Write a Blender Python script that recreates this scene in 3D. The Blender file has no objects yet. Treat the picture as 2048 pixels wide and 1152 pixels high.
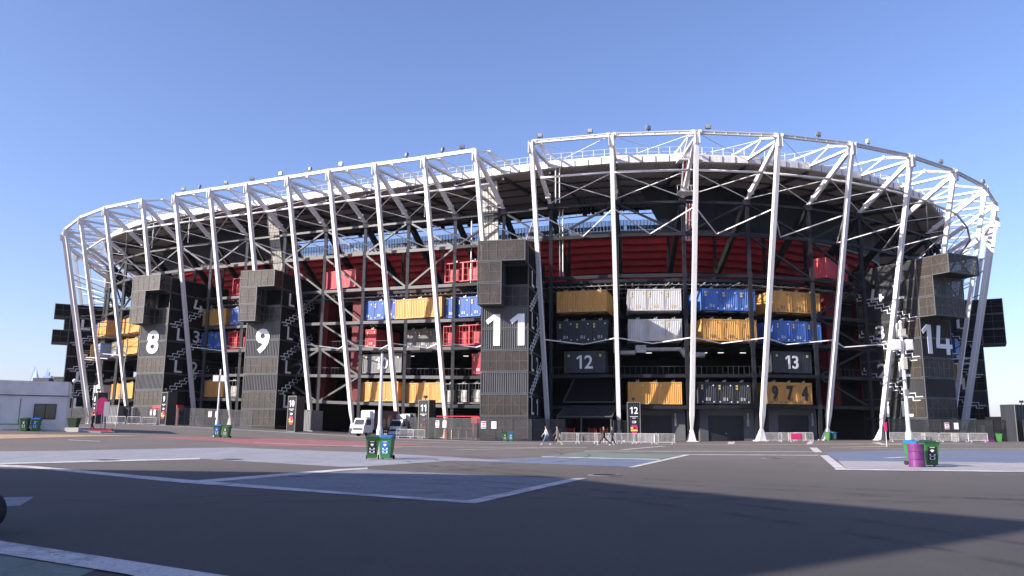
import bpy, bmesh, math, random
from mathutils import Vector, Matrix
random.seed(7)
R = math.radians
SC = bpy.context.scene
COL = SC.collection
# ---------------------------------------------------------------- camera
EYE = 1.5
PITCH, ROLL = math.atan(281/1593), 0.008
cam = bpy.data.cameras.new('camera'); cam.lens = 28.0; cam.sensor_width = 36
cam.clip_start = .1; cam.clip_end = 20000
co = bpy.data.objects.new('camera', cam); COL.objects.link(co); SC.camera = co
_f = Vector((0, math.cos(PITCH), math.sin(PITCH))); _u = Vector((0, -math.sin(PITCH), math.cos(PITCH))); _r = Vector((1, 0, 0))
_c, _s = math.cos(ROLL), math.sin(ROLL)
_rr, _uu = _r*_c+_u*_s, _u*_c-_r*_s
co.matrix_world = Matrix(((_rr.x, _uu.x, -_f.x, 0), (_rr.y, _uu.y, -_f.y, 0), (_rr.z, _uu.z, -_f.z, EYE), (0, 0, 0, 1)))
# ---------------------------------------------------------------- light
SUN_AZ, SUN_EL = R(66), R(26)      # measured from behind the camera towards the left
to_sun = Vector((-math.sin(SUN_AZ)*math.cos(SUN_EL), -math.cos(SUN_AZ)*math.cos(SUN_EL), math.sin(SUN_EL)))
W = bpy.data.worlds.new('World'); SC.world = W; W.use_nodes = True
nt = W.node_tree; bg = nt.nodes['Background']
sky = nt.nodes.new('ShaderNodeTexSky'); sky.sky_type = 'NISHITA'; sky.sun_disc = False
sky.sun_elevation = SUN_EL; sky.sun_rotation = math.atan2(to_sun.x, to_sun.y)
sky.air_density = 1.0; sky.dust_density = 1.0; sky.ozone_density = 5.0; sky.altitude = 0
tint = nt.nodes.new('ShaderNodeMix'); tint.data_type = 'RGBA'; tint.blend_type = 'MULTIPLY'; tint.inputs[0].default_value = 1; tint.inputs[7].default_value = (1.22, 1.05, 1.16, 1)
nt.links.new(sky.outputs[0], tint.inputs[6]); nt.links.new(tint.outputs[2], bg.inputs[0]); bg.inputs[1].default_value = 0.104
sl = bpy.data.lights.new('sun', 'SUN'); sl.energy = 5.0; sl.angle = R(.5); sl.color = (1, .93, .84)
so = bpy.data.objects.new('sun', sl); COL.objects.link(so); so.rotation_euler = to_sun.to_track_quat('Z', 'Y').to_euler()
SC.view_settings.view_transform = 'Standard'; SC.view_settings.look = 'None'; SC.view_settings.gamma = 1
SC.view_settings.exposure = 1.0
SC.cycles.max_bounces = 6; SC.cycles.transparent_max_bounces = 12
# ---------------------------------------------------------------- materials
def L(nt, a, b): nt.links.new(a, b)
def mat(name, col, rough=.6, metal=0, var=.12, scale=1.5, bump=0, emit=0, spec=.5, streak=False, alpha=1, col2=None):
    m = bpy.data.materials.new(name); m.use_nodes = True; n = m.node_tree; p = n.nodes['Principled BSDF']
    p.inputs['Roughness'].default_value = rough; p.inputs['Metallic'].default_value = metal
    p.inputs['Specular IOR Level'].default_value = spec
    if emit:
        p.inputs['Emission Color'].default_value = (*col, 1); p.inputs['Emission Strength'].default_value = emit
    tc = n.nodes.new('ShaderNodeTexCoord')
    mp = n.nodes.new('ShaderNodeMapping'); L(n, tc.outputs['Object'], mp.inputs[0])
    if streak: mp.inputs['Scale'].default_value = (1, 1, .15)
    no = n.nodes.new('ShaderNodeTexNoise'); no.inputs['Scale'].default_value = scale; no.inputs['Detail'].default_value = 8; no.inputs['Roughness'].default_value = .65
    L(n, mp.outputs[0], no.inputs[0])
    cr = n.nodes.new('ShaderNodeValToRGB'); c2 = col2 or tuple(c*(1-var*2) for c in col)
    cr.color_ramp.elements[0].position = .3; cr.color_ramp.elements[0].color = (*c2, 1)
    cr.color_ramp.elements[1].position = .7; cr.color_ramp.elements[1].color = (*[min(1, c*(1+var*.5)) for c in col], 1)
    L(n, no.outputs[0], cr.inputs[0]); outc = cr.outputs[0]
    if streak:   # rain streaks and grime
        m2 = n.nodes.new('ShaderNodeMapping'); m2.inputs['Scale'].default_value = (2.6, 2.6, .22); L(n, tc.outputs['Object'], m2.inputs[0])
        s2 = n.nodes.new('ShaderNodeTexNoise'); s2.inputs['Scale'].default_value = 2.2; s2.inputs['Detail'].default_value = 9; s2.inputs['Roughness'].default_value = .7; L(n, m2.outputs[0], s2.inputs[0])
        r2 = n.nodes.new('ShaderNodeMapRange'); r2.inputs[1].default_value = .52; r2.inputs[2].default_value = .78; r2.inputs[3].default_value = 0; r2.inputs[4].default_value = .5; L(n, s2.outputs[0], r2.inputs[0])
        mx = n.nodes.new('ShaderNodeMix'); mx.data_type = 'RGBA'; L(n, r2.outputs[0], mx.inputs[0]); L(n, outc, mx.inputs[6]); mx.inputs[7].default_value = (col[0]*.42+.01, col[1]*.38+.007, col[2]*.36+.005, 1); outc = mx.outputs[2]
    L(n, outc, p.inputs['Base Color'])
    if bump:
        b = n.nodes.new('ShaderNodeBump'); b.inputs['Strength'].default_value = bump; b.inputs['Distance'].default_value = .02
        n2 = n.nodes.new('ShaderNodeTexNoise'); n2.inputs['Scale'].default_value = scale*20; L(n, tc.outputs['Object'], n2.inputs[0])
        L(n, n2.outputs[0], b.inputs['Height']); L(n, b.outputs[0], p.inputs['Normal'])
    if alpha < 1: p.inputs['Alpha'].default_value = alpha
    return m
def asphalt(name, c1, c2, amt=.5, rough=.85, far=None, wear=0):
    m = bpy.data.materials.new(name); m.use_nodes = True; n = m.node_tree; p = n.nodes['Principled BSDF']
    p.inputs['Roughness'].default_value = rough; p.inputs['Specular IOR Level'].default_value = .3
    g = n.nodes.new('ShaderNodeNewGeometry')
    def noise(sc, det=6, ro=.6, dist=0, stretch=None):
        src = g.outputs['Position']
        if stretch:
            mp = n.nodes.new('ShaderNodeMapping'); mp.inputs['Scale'].default_value = stretch[:3]; mp.inputs['Rotation'].default_value = (0, 0, stretch[3]); L(n, src, mp.inputs[0]); src = mp.outputs[0]
        x = n.nodes.new('ShaderNodeTexNoise'); x.inputs['Scale'].default_value = sc; x.inputs['Detail'].default_value = det; x.inputs['Roughness'].default_value = ro; x.inputs['Distortion'].default_value = dist
        L(n, src, x.inputs[0]); return x.outputs[0]
    def mix(f, a, b, bt='MIX'):
        x = n.nodes.new('ShaderNodeMix'); x.data_type = 'RGBA'; x.blend_type = bt
        if isinstance(f, float): x.inputs[0].default_value = f
        else: L(n, f, x.inputs[0])
        for i, v in ((6, a), (7, b)):
            if isinstance(v, tuple): x.inputs[i].default_value = (*v, 1)
            else: L(n, v, x.inputs[i])
        return x.outputs[2]
    def ramp(s, a, b, va=0., vb=1.):
        x = n.nodes.new('ShaderNodeMapRange'); x.inputs[1].default_value = a; x.inputs[2].default_value = b; x.inputs[3].default_value = va; x.inputs[4].default_value = vb; L(n, s, x.inputs[0]); return x.outputs[0]
    base = mix(ramp(noise(.12, 8, .65, .6), .35, .68), c1, c2)
    if far:   # worn paler far off, with near shade and grazing light put into the colour
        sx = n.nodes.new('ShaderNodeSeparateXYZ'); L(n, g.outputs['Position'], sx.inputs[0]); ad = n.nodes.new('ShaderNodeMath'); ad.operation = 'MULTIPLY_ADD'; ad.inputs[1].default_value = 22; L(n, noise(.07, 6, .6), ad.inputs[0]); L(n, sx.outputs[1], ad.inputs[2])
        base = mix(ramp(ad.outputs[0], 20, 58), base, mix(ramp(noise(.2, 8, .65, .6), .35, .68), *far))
    base = mix(ramp(noise(.5, 8, .7, 1.2, (1, .18, 1, .35)), .52, .75, 0, amt*.6), base, tuple(c*1.55 for c in c2))     # pale tyre drag
    base = mix(ramp(noise(3.5, 6, .7), .55, .8, 0, amt*.5), base, tuple(c*.55 for c in c1))                              # oil and dirt
    base = mix(ramp(noise(90, 2, .5), .35, .75, 0, .35), base, tuple(min(1, c*1.9) for c in c2))                         # stone grain
    v = n.nodes.new('ShaderNodeTexVoronoi'); v.feature = 'DISTANCE_TO_EDGE'; v.inputs['Scale'].default_value = .16; v.inputs['Randomness'].default_value = 1
    nn = n.nodes.new('ShaderNodeVectorMath'); nn.operation = 'ADD'; L(n, g.outputs['Position'], nn.inputs[0])
    w = n.nodes.new('ShaderNodeTexNoise'); w.inputs['Scale'].default_value = .8; w.inputs['Detail'].default_value = 5; L(n, g.outputs['Position'], w.inputs[0]); sc = n.nodes.new('ShaderNodeVectorMath'); sc.operation = 'SCALE'; sc.inputs['Scale'].default_value = 2.2
    L(n, w.outputs['Color'], sc.inputs[0]); L(n, sc.outputs[0], nn.inputs[1]); L(n, nn.outputs[0], v.inputs[0])
    base = mix(ramp(v.outputs['Distance'], .0, .0022, .28, 0.), base, tuple(c*.45 for c in c1))                          # hairline cracks
    base = mix(ramp(noise(28, 4, .7), .56, .70, 0, .75), base, tuple(min(1, c*2.3) for c in c2))
    base = mix(ramp(noise(14, 5, .8), .56, .74, 0, .7), base, tuple(c*.45 for c in c1))
    if wear:   # paint scuffed away down to the asphalt
        base = mix(ramp(noise(1.1, 9, .78, .8), .50, .62, 0, wear), base, (.085, .077, .072)); base = mix(ramp(noise(9, 8, .8, .5), .54, .62, 0, wear), base, (.075, .068, .064))
    L(n, base, p.inputs['Base Color'])
    b = n.nodes.new('ShaderNodeBump'); b.inputs['Strength'].default_value = .35; b.inputs['Distance'].default_value = .01; L(n, noise(140, 3), b.inputs['Height']); L(n, b.outputs[0], p.inputs['Normal'])
    return m
M = {}
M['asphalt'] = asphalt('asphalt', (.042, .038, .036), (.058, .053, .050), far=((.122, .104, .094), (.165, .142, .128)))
M['asphalt_far'] = asphalt('asphalt_far', (.10, .095, .092), (.15, .14, .137))
M['paleblue'] = asphalt('pale_blue_paint', (.185, .185, .215), (.25, .25, .28), .6, wear=.35)
M['patch'] = asphalt('slate_paint', (.135, .143, .165), (.16, .168, .185), .5, wear=.4)
M['blue'] = asphalt('blue_paint', (.10, .12, .185), (.13, .15, .21), .5, wear=.4)
M['palegrey'] = asphalt('pale_grey_paint', (.24, .225, .235), (.31, .295, .305), .5, wear=.3)
M['pink'] = asphalt('red_paint', (.23, .075, .082), (.27, .115, .115), .6, wear=.45)
M['tan'] = asphalt('ochre_paint', (.36, .22, .12), (.40, .28, .18), .5, wear=.4)
M['green'] = asphalt('green_paint', (.10, .135, .115), (.15, .18, .155), .5, wear=.4)
M['line'] = asphalt('white_line_paint', (.38, .36, .37), (.50, .465, .46), .9, wear=.6)
M['kerb'] = asphalt('kerb_concrete', (.30, .28, .27), (.42, .39, .37), .6)
M['white'] = mat('white_steel', (.68, .655, .65), .45, 0, .06, .6)
M['whitecol'] = mat('white_column_steel', (.70, .675, .67), .45, 0, .04, .5, streak=True)
M['whiteroof'] = mat('white_gutter', (.76, .74, .73), .5, 0, .14, 1.2, streak=True)
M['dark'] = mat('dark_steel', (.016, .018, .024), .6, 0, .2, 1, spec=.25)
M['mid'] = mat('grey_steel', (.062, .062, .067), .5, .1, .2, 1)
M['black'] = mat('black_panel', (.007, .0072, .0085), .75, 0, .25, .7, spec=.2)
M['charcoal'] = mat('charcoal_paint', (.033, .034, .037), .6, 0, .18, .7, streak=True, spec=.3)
M['roof'] = mat('roof_deck', (.56, .51, .47), .7, 0, .15, .3)
M['red'] = mat('red_steel', (.50, .015, .025), .6, 0, .2, .5)
M['reddark'] = mat('dark_red_cladding', (.13, .006, .010), .6, 0, .2, .5, spec=.3)
M['redc'] = mat('red_container_paint', (.52, .035, .05), .45, 0, .12, .7, streak=True)
M['yellow'] = mat('yellow_container_paint', (.60, .315, .07), .5, 0, .12, .8, streak=True, col2=(.50, .25, .065))
M['bluec'] = mat('blue_container_paint', (.035, .13, .44), .42, 0, .12, .8, streak=True)
M['whitec'] = mat('white_container_paint', (.50, .50, .515), .45, 0, .1, .8, streak=True)
M['blackc'] = mat('navy_black_container_paint', (.019, .023, .032), .45, 0, .2, .8, streak=True)
M['greyc'] = mat('grey_container_paint', (.17, .17, .178), .5, 0, .18, .8, streak=True)
M['ribgrey'] = mat('grey_ribbed_cladding', (.105, .105, .11), .5, 0, .18, .8, streak=True)
M['palec'] = mat('pale_blue_container_paint', (.36, .46, .72), .45, 0, .1, .8, streak=True)
M['screen'] = mat('brown_mesh_screen', (.062, .049, .040), .5, 0, .25, .5, alpha=.72)
M['screendark'] = mat('dark_mesh_screen', (.030, .024, .021), .5, 0, .35, .5, alpha=.8)
M['sframe'] = mat('grey_frame', (.085, .087, .09), .5, 0, .15, 1)
M['grid'] = mat('pale_mullion', (.15, .14, .13), .5, 0, .1, 1)
M['graphic'] = mat('white_lettering', (.78, .78, .80), .5, 0, .05, 1)
M['label_y'] = mat('yellow_sticker', (.72, .50, .16), .5, 0, .1, 3)
M['concrete'] = mat('white_render', (.74, .71, .70), .8, 0, .12, .5, bump=.2)
M['wallgrey'] = mat('grey_render', (.105, .107, .115), .8, 0, .12, .5)
M['glass'] = mat('dark_glass', (.02, .022, .026), .08, 0, .1, 1, spec=1)
M['tyre'] = mat('tyre_rubber', (.015, .015, .016), .85, 0, .2, 4)
M['bingreen'] = mat('green_bin_plastic', (.03, .17, .03), .45, 0, .15, 3)
M['bindark'] = mat('dark_green_plastic', (.012, .045, .016), .5, 0, .2, 3)
M['binblue'] = mat('blue_plastic', (.015, .12, .42), .45, 0, .15, 3)
M['binblack'] = mat('black_print', (.012, .012, .013), .5, 0, .2, 3)
M['purple'] = mat('purple_paint', (.15, .02, .15), .5, 0, .15, 3)
M['magenta'] = mat('magenta_paint', (.55, .02, .14), .5, 0, .1, 3)
M['orange'] = mat('orange_paint', (.85, .30, .04), .5, 0, .1, 3)
M['coner'] = mat('red_orange_plastic', (.80, .07, .03), .5, 0, .1, 3)
M['gold'] = mat('gold_print', (.75, .50, .10), .5, 0, .1, 3)
M['poster'] = mat('vehicle_print', (.10, .035, .035), .5, 0, .3, 2, col2=(.05, .03, .04))
M['tanprint'] = mat('tan_print', (.42, .20, .09), .5, 0, .2, 2)
M['pipe'] = mat('galvanised_pipe', (.42, .41, .40), .45, .4, .2, 2)
M['redpipe'] = mat('red_pipe', (.50, .06, .05), .5, 0, .1, 2)
M['lampface'] = mat('floodlight_grey', (.26, .26, .26), .4, .3, .1, 3)
M['tube'] = mat('lit_tube', (1, .97, .9), .5, emit=1.2)
M['mesh'] = mat('windscreen_mesh', (.055, .055, .062), .7, 0, .2, 1, alpha=.55)
M['lightmesh'] = mat('rim_netting', (.10, .12, .20), .7, 0, .2, 1, alpha=.5)
M['sheet'] = mat('beige_sheeting', (.47, .43, .38), .6, 0, .15, 1)
M['skin'] = mat('skin', (.42, .24, .17), .6, 0, .1, 3)
M['hair'] = mat('dark_hair', (.018, .013, .011), .7, 0, .2, 8)
M['skyhaze'] = mat('haze_blue_tower', (.22, .33, .52), .5, 0, .1, .01)  # distance haze is put into the far towers' pale blue colour
M['salmon'] = mat('salmon_wall', (.60, .36, .30), .8, 0, .1, .1)
# ---------------------------------------------------------------- mesh builder
class MB:
    def __init__(s): s.v = []; s.f = []; s.m = []
    def add(s, vs, fs, m=0):
        o = len(s.v); s.v += [Vector(v) for v in vs]; s.f += [tuple(i+o for i in f) for f in fs]; s.m += [m]*len(fs); return s
    def box(s, a, b, m=0):
        x0, y0, z0 = a; x1, y1, z1 = b
        return s.add([(x0, y0, z0), (x1, y0, z0), (x1, y1, z0), (x0, y1, z0), (x0, y0, z1), (x1, y0, z1), (x1, y1, z1), (x0, y1, z1)],
              [(0, 3, 2, 1), (4, 5, 6, 7), (0, 1, 5, 4), (1, 2, 6, 5), (2, 3, 7, 6), (3, 0, 4, 7)], m)
    def bar(s, p, q, w, h=None, m=0, up=(0, 0, 1), w2=None, h2=None):
        p, q = Vector(p), Vector(q); h = h or w; d = (q-p)
        if d.length < 1e-6: return s
        d.normalize(); u = Vector(up)
        if abs(d.dot(u)) > .98: u = Vector((0, 1, 0)) if abs(d.y) < .9 else Vector((1, 0, 0))
        a = d.cross(u).normalized(); b = a.cross(d).normalized()
        w2 = w2 or w; h2 = h2 or h
        vs = [p+a*sx*w/2+b*sy*h/2 for sx, sy in ((-1, -1), (1, -1), (1, 1), (-1, 1))]+[q+a*sx*w2/2+b*sy*h2/2 for sx, sy in ((-1, -1), (1, -1), (1, 1), (-1, 1))]
        return s.add(vs, [(0, 3, 2, 1), (4, 5, 6, 7), (0, 1, 5, 4), (1, 2, 6, 5), (2, 3, 7, 6), (3, 0, 4, 7)], m)
    def tube(s, p, q, r, n=8, m=0, r2=None):
        p, q = Vector(p), Vector(q); d = (q-p).normalized(); u = Vector((0, 0, 1)) if abs(d.z) < .9 else Vector((1, 0, 0))
        a = d.cross(u).normalized(); b = a.cross(d); r2 = r if r2 is None else r2
        vs = [p+(a*math.cos(t)+b*math.sin(t))*r for t in [2*math.pi*i/n for i in range(n)]]+[q+(a*math.cos(t)+b*math.sin(t))*r2 for t in [2*math.pi*i/n for i in range(n)]]
        return s.add(vs, [(i, (i+1) % n, n+(i+1) % n, n+i) for i in range(n)]+[tuple(range(n))[::-1], tuple(range(n, 2*n))], m)
    def quad(s, a, b, c, d, m=0): return s.add([a, b, c, d], [(0, 1, 2, 3)], m)
    def prism(s, poly, z0, z1, m=0):
        n = len(poly)
        return s.add([(x, y, z0) for x, y in poly]+[(x, y, z1) for x, y in poly], [(i, (i+1) % n, n+(i+1) % n, n+i) for i in range(n)]+[tuple(range(n))[::-1], tuple(range(n, 2*n))], m)
    def corr(s, o, ax, az, n, depth, nrm, m=0):
        """trapezoid corrugated sheet: origin, width vector, height vector, ribs, depth"""
        o, ax, az, nr = Vector(o), Vector(ax), Vector(az), Vector(nrm).normalized()
        pts = []
        for i in range(n):
            for f, d in ((0.0, 0), (.32, 0), (.5, 1), (.82, 1)): pts.append(((i+f)/n, d))
        pts.append((1, 0))
        vs = [o+ax*t-nr*d*depth for t, d in pts]+[o+ax*t-nr*d*depth+az for t, d in pts]; k = len(pts)
        return s.add(vs, [(i, i+1, k+i+1, k+i) for i in range(k-1)], m)
    def build(s, name, mats, parent=None, origin=None, smooth=False, fix=False):
        me = bpy.data.meshes.new(name)
        o = Vector(origin) if origin is not None else Vector((0, 0, 0))
        me.from_pydata([tuple(v-o) for v in s.v], [], s.f)
        mats = mats if isinstance(mats, (list, tuple)) else [mats]
        for x in mats: me.materials.append(M[x] if isinstance(x, str) else x)
        if len(mats) > 1: me.polygons.foreach_set('material_index', s.m)
        if fix:
            bm = bmesh.new(); bm.from_mesh(me); bmesh.ops.recalc_face_normals(bm, faces=bm.faces); bm.to_mesh(me); bm.free()
        if smooth: me.polygons.foreach_set('use_smooth', [True]*len(me.polygons))
        me.update()
        ob = bpy.data.objects.new(name, me); COL.objects.link(ob)
        if parent: ob.parent = parent
        elif origin is not None: ob.location = o
        return ob
def tag(o, label=None, cat=None, group=None, kind=None):
    if label: o['label'] = label
    if cat: o['category'] = cat
    if group: o['group'] = group
    if kind: o['kind'] = kind
    return o
def empty(name, loc, rz=0, label=None, cat=None, group=None, scale=None):
    o = bpy.data.objects.new(name, None); COL.objects.link(o); o.location = loc; o.rotation_euler = (0, 0, rz); o.empty_display_size = .5
    if scale: o.scale = scale
    return tag(o, label, cat, group)
def dup(root, loc, rz, label, group=None, scale=None):
    r = root.copy(); COL.objects.link(r); r.location = loc; r.rotation_euler = (0, 0, rz)
    if scale: r.scale = scale
    r['label'] = label
    if group: r['group'] = group
    for ch in list(root.children):
        c = ch.copy(); COL.objects.link(c); c.parent = r
        for g_ in ch.children:
            d = g_.copy(); COL.objects.link(d); d.parent = c
            for h_ in g_.children:
                e_ = h_.copy(); COL.objects.link(e_); e_.parent = d
    return r
def glyph(ch, bold=0):
    """one character as (verts in unit height, faces, width)"""
    if ch == '1':
        w = .17+bold*2; vs2 = [(.26, 0), (.26+w, 0), (.26+w, 1), (.26, 1), (.0, .80), (.075, .68), (.26, .82)]
        n = 7; vs = [Vector((x, y, z)) for z in (0, .001) for x, y in vs2]
        return vs, [(7, 8, 9, 10, 13), (10, 11, 12, 13)]+[(i, (i+1) % n, n+(i+1) % n, n+i) for i in range(n)], .26+w
    if ch == '4' and bold < .03:   # open topped four
        P = [[(.10, 1), (.27, 1), (.17, .36), (.0, .36)], [(0, .21), (.80, .21), (.80, .36), (0, .36)], [(.50, 0), (.67, 0), (.67, .21), (.50, .21)], [(.50, .36), (.67, .36), (.67, .56), (.50, .56)]]
        vs, fs = [], []
        for q in P:
            o = len(vs); vs += [Vector((x, y, z)) for z in (0, .001) for x, y in q]; fs += [(o+4, o+5, o+6, o+7)]+[(o+i, o+(i+1) % 4, o+4+(i+1) % 4, o+4+i) for i in range(4)]
        return vs, fs, .8
    cu = bpy.data.curves.new('lettering', 'FONT'); cu.body = ch; cu.size = 1; cu.extrude = .001; cu.offset = .012+bold; cu.resolution_u = 3
    o = bpy.data.objects.new('lettering', cu); COL.objects.link(o)
    dg = bpy.context.evaluated_depsgraph_get(); me = bpy.data.meshes.new_from_object(o.evaluated_get(dg))
    vs = [v.co.copy() for v in me.vertices]; fs = [tuple(p.vertices) for p in me.polygons]
    bpy.data.objects.remove(o); bpy.data.curves.remove(cu); bpy.data.meshes.remove(me)
    y0, y1 = min(v.y for v in vs), max(v.y for v in vs); x0, x1 = min(v.x for v in vs), max(v.x for v in vs); k = 1/(y1-y0)
    return [Vector(((v.x-x0)*k, (v.y-y0)*k, v.z)) for v in vs], fs, (x1-x0)*k
def text_mb(txt, height, depth=.01, cx=0, cy=0, xs=1.0, bold=0, spacing=1.0):
    """lettering as a raised mesh in the local XZ plane facing -Y, centred"""
    gl = [glyph(c, bold) for c in txt]; gap = .2*spacing; W_ = sum(g[2] for g in gl)+gap*(len(gl)-1); x = -W_/2; mb = MB()
    for vs, fs, w in gl:
        mb.add([((v.x+x)*height*xs+cx, -depth if v.z > 0 else 0, (v.y-.5)*height+cy) for v in vs], fs); x += w+gap
    return mb
def xf(mb, mtx):
    mb.v = [mtx @ v for v in mb.v]; return mb
# ---------------------------------------------------------------- ground shape
def ss(t): t = min(max(t, 0), 1); return t*t*(3-2*t)
def rise(X): return 1.7*ss(-X/62.)+.3*ss((X-20)/25.)
def gz(X, Y): return 1.7*ss(-X/62.)*ss((Y-33)/55.)+.3*ss((X-20)/25.)*ss((Y-60)/40.)
def axis(lo, hi, st, far):
    a = [lo+i*st for i in range(int((hi-lo)/st)+1)]
    b = []; x = lo; d = st
    while x > -far: d *= 1.5; x -= d; b.append(x)
    c = []; x = a[-1]; d = st
    while x < far: d *= 1.5; x += d; c.append(x)
    return b[::-1]+a+c
gx, gy = axis(-110, 110, 2.5, 2600), axis(-40, 140, 2.5, 2600)
mb = MB(); mb.add([(x, y, gz(x, y)) for y in gy for x in gx], [(j*len(gx)+i, j*len(gx)+i+1, (j+1)*len(gx)+i+1, (j+1)*len(gx)+i) for j in range(len(gy)-1) for i in range(len(gx)-1)])
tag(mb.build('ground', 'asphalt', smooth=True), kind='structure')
def drape(name, pts, m, dz, kind='structure'):
    bm = bmesh.new(); f = bm.faces.new([bm.verts.new((x, y, 0)) for x, y in pts])
    bmesh.ops.triangulate(bm, faces=[f])
    for _ in range(5):
        es = [e for e in bm.edges if e.calc_length() > 3.0]
        if not es: break
        bmesh.ops.subdivide_edges(bm, edges=es, cuts=1)
        bmesh.ops.triangulate(bm, faces=[f for f in bm.faces if len(f.verts) > 3])
    for v in bm.verts: v.co.z = gz(v.co.x, v.co.y)+dz
    bmesh.ops.recalc_face_normals(bm, faces=bm.faces)
    me = bpy.data.meshes.new(name); bm.to_mesh(me); bm.free()
    if me.polygons and sum(p.normal.z for p in me.polygons) < 0: me.flip_normals()
    me.materials.append(M[m]); o = bpy.data.objects.new(name, me); COL.objects.link(o); return tag(o, kind=kind)
drape('painted_plaza', [(-28.35, 43.46), (-24.93, 45.15), (-18.35, 53.8), (-13.23, 51.04), (-8.66, 48.83), (-3.19, 42.74), (.2, 37.63), (-2.8, 37.61), (-5.6, 31.72), (-6.46, 31.17), (-14.33, 37.58), (-20.33, 31.26)], 'paleblue', .007)
drape('painted_plaza', [(-8.37, 22.07), (-6.65, 25.83), (-5.2, 29.67), (-4.17, 28.61), (1.38, 25.33), (1.94, 25.15), (-.92, 17.17), (-3.94, 19.11)], 'patch', .005)
drape('painted_plaza', [(-1.71, 39.01), (1.65, 43.48), (6.71, 41.73), (7.51, 40.91), (4.8, 33.06), (-1.63, 37.27)], 'blue', .006)
drape('painted_plaza', [(1.71, 45.05), (4.99, 54.63), (7.23, 51.4), (10.9, 50.83), (7.76, 42.29)], 'green', .005)
drape('painted_plaza', [(-31.67, 68.07), (-25.96, 71.55), (-19.71, 75.84), (-13.18, 75.97), (-6.98, 73.38), (-8.88, 65.12), (-15.03, 57.93), (-17.43, 57.63), (-23.33, 64.35), (-29.51, 66.36)], 'pink', .008)
drape('painted_plaza', [(-45, 52), (-45, 60), (-36.5, 66.5), (-31.5, 69.5), (-33.5, 66), (-37.25, 56.89), (-39, 50)], 'tan', .008)
drape('painted_plaza', [(22.12, 57.55), (31.64, 65.99), (46.35, 69.77), (27.21, 41.07), (16.8, 41.51)], 'blue', .008)
drape('painted_plaza', [(16.71, 41.49), (27.21, 41.07), (21.1, 31.9), (13.38, 32.42)], 'palegrey', .008)
drape('painted_plaza', [(-7.6, 10.6), (-6.5, 10.2), (-5.9, 9.8), (-4.36, 8.86), (-4.3, 8.21), (-5.27, 8.17), (-7.6, 8.4)], 'green', .004)
drape('painted_plaza', [(-10.51, 17.13), (-10.04, 17.3), (-9.17, 15.39), (-9.47, 15.27), (-10.2, 16.13)], 'paleblue', .004)
drape('painted_plaza', [(-62, 118), (-30, 104), (-14, 96), (2, 91), (4, 92.5), (-13, 98.5), (-30, 107), (-62, 121)], 'palegrey', .006)
LN = [[(-20.94, 31.59), (-17.48, 29.9), (-9.34, 23.23), (-3.95, 19.19), (-.92, 17.17), (1.94, 25.15), (2.34, 25.2), (-.71, 16.52), (-3.82, 18.55), (-8.77, 21.83), (-16.58, 28.38), (-19.92, 30.07)],
 [(-8.89, 22.42), (-7.02, 27.23), (-6.11, 29.52), (-5.39, 30.76), (-5.2, 29.67), (-5.87, 28.35), (-6.65, 25.83), (-8.3, 21.88)],
 [(-14.65, 38.42), (-20.46, 31.45), (-19.83, 30.5), (-14.12, 37.03)], [(1.69, 44.64), (7.7, 41.94), (7.51, 40.91), (1.65, 43.48)],
 [(4.7, 32.63), (10.62, 49.8), (11.13, 49.93), (4.99, 32.67)], [(11.25, 50.44), (19.4, 51.0), (18.82, 49.9), (10.91, 49.4)],
 [(5.17, 56.49), (22.67, 59.55), (22.29, 58.6), (5.03, 55.5)], [(19.21, 50.48), (19.76, 50.62), (13.22, 32.01), (12.76, 31.94)],
 [(26.75, 72.69), (27.47, 72.81), (22.08, 57.53), (21.45, 57.36)], [(36.48, 99.2), (37.01, 98.93), (31.6, 85.24), (31.06, 85.34)],
 [(27.92, 100.86), (27.22, 101.35), (23.37, 87.46), (24.02, 87.49)], [(13.01, 32.56), (21.1, 31.9), (20.44, 31.1), (12.6, 31.73)],
 [(-7.26, 11.14), (-6.61, 10.74), (-2.98, 8.49), (-2.19, 8.0), (-2.79, 7.55), (-3.86, 8.45), (-5.95, 9.7), (-6.54, 10.06)],
 [(29.05, 69.2), (48.31, 72.4), (47.8, 71.6), (28.83, 68.5)], [(-32.4, 59.33), (-29.64, 58.57), (-29.3, 58.0), (-31.99, 58.7)],
 [(-12, 62), (6, 66), (6.2, 65.2), (-12, 61.3)], [(-4, 56), (3, 64), (3.5, 64), (-3.4, 56)], [(8, 60), (14, 75), (14.5, 75), (8.5, 60)], [(-14, 79), (10, 83), (10, 82.2), (-14, 78.2)],
 [(14, 84), (50, 88), (50, 87), (14, 83)], [(-20, 63.5), (-8, 60), (-8, 59.4), (-20, 62.9)], [(21, 46), (23.5, 48.6), (23.7, 48.1), (21.3, 45.6)], [(41, 92), (37.5, 82), (38.1, 82), (41.8, 92)]]
for k, p in enumerate(LN): drape('painted_line', p, 'line', .010+.0006*k)
drape('painted_line', [(29.45, 74.67), (36.24, 78.6), (35.8, 77.0), (29.0, 73.4)], 'tan', .009)
drape('painted_line', [(38.42, 85.5), (41.4, 86), (40.9, 83.9), (38.3, 83.6)], 'tan', .009)
def disc(name, x, y, r, m, dz, label=None, cat=None):
    mb = MB(); mb.tube((x, y, gz(x, y)+dz-.01), (x, y, gz(x, y)+dz), r, 24); return mb.build(name, m, origin=(x, y, 0))
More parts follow.
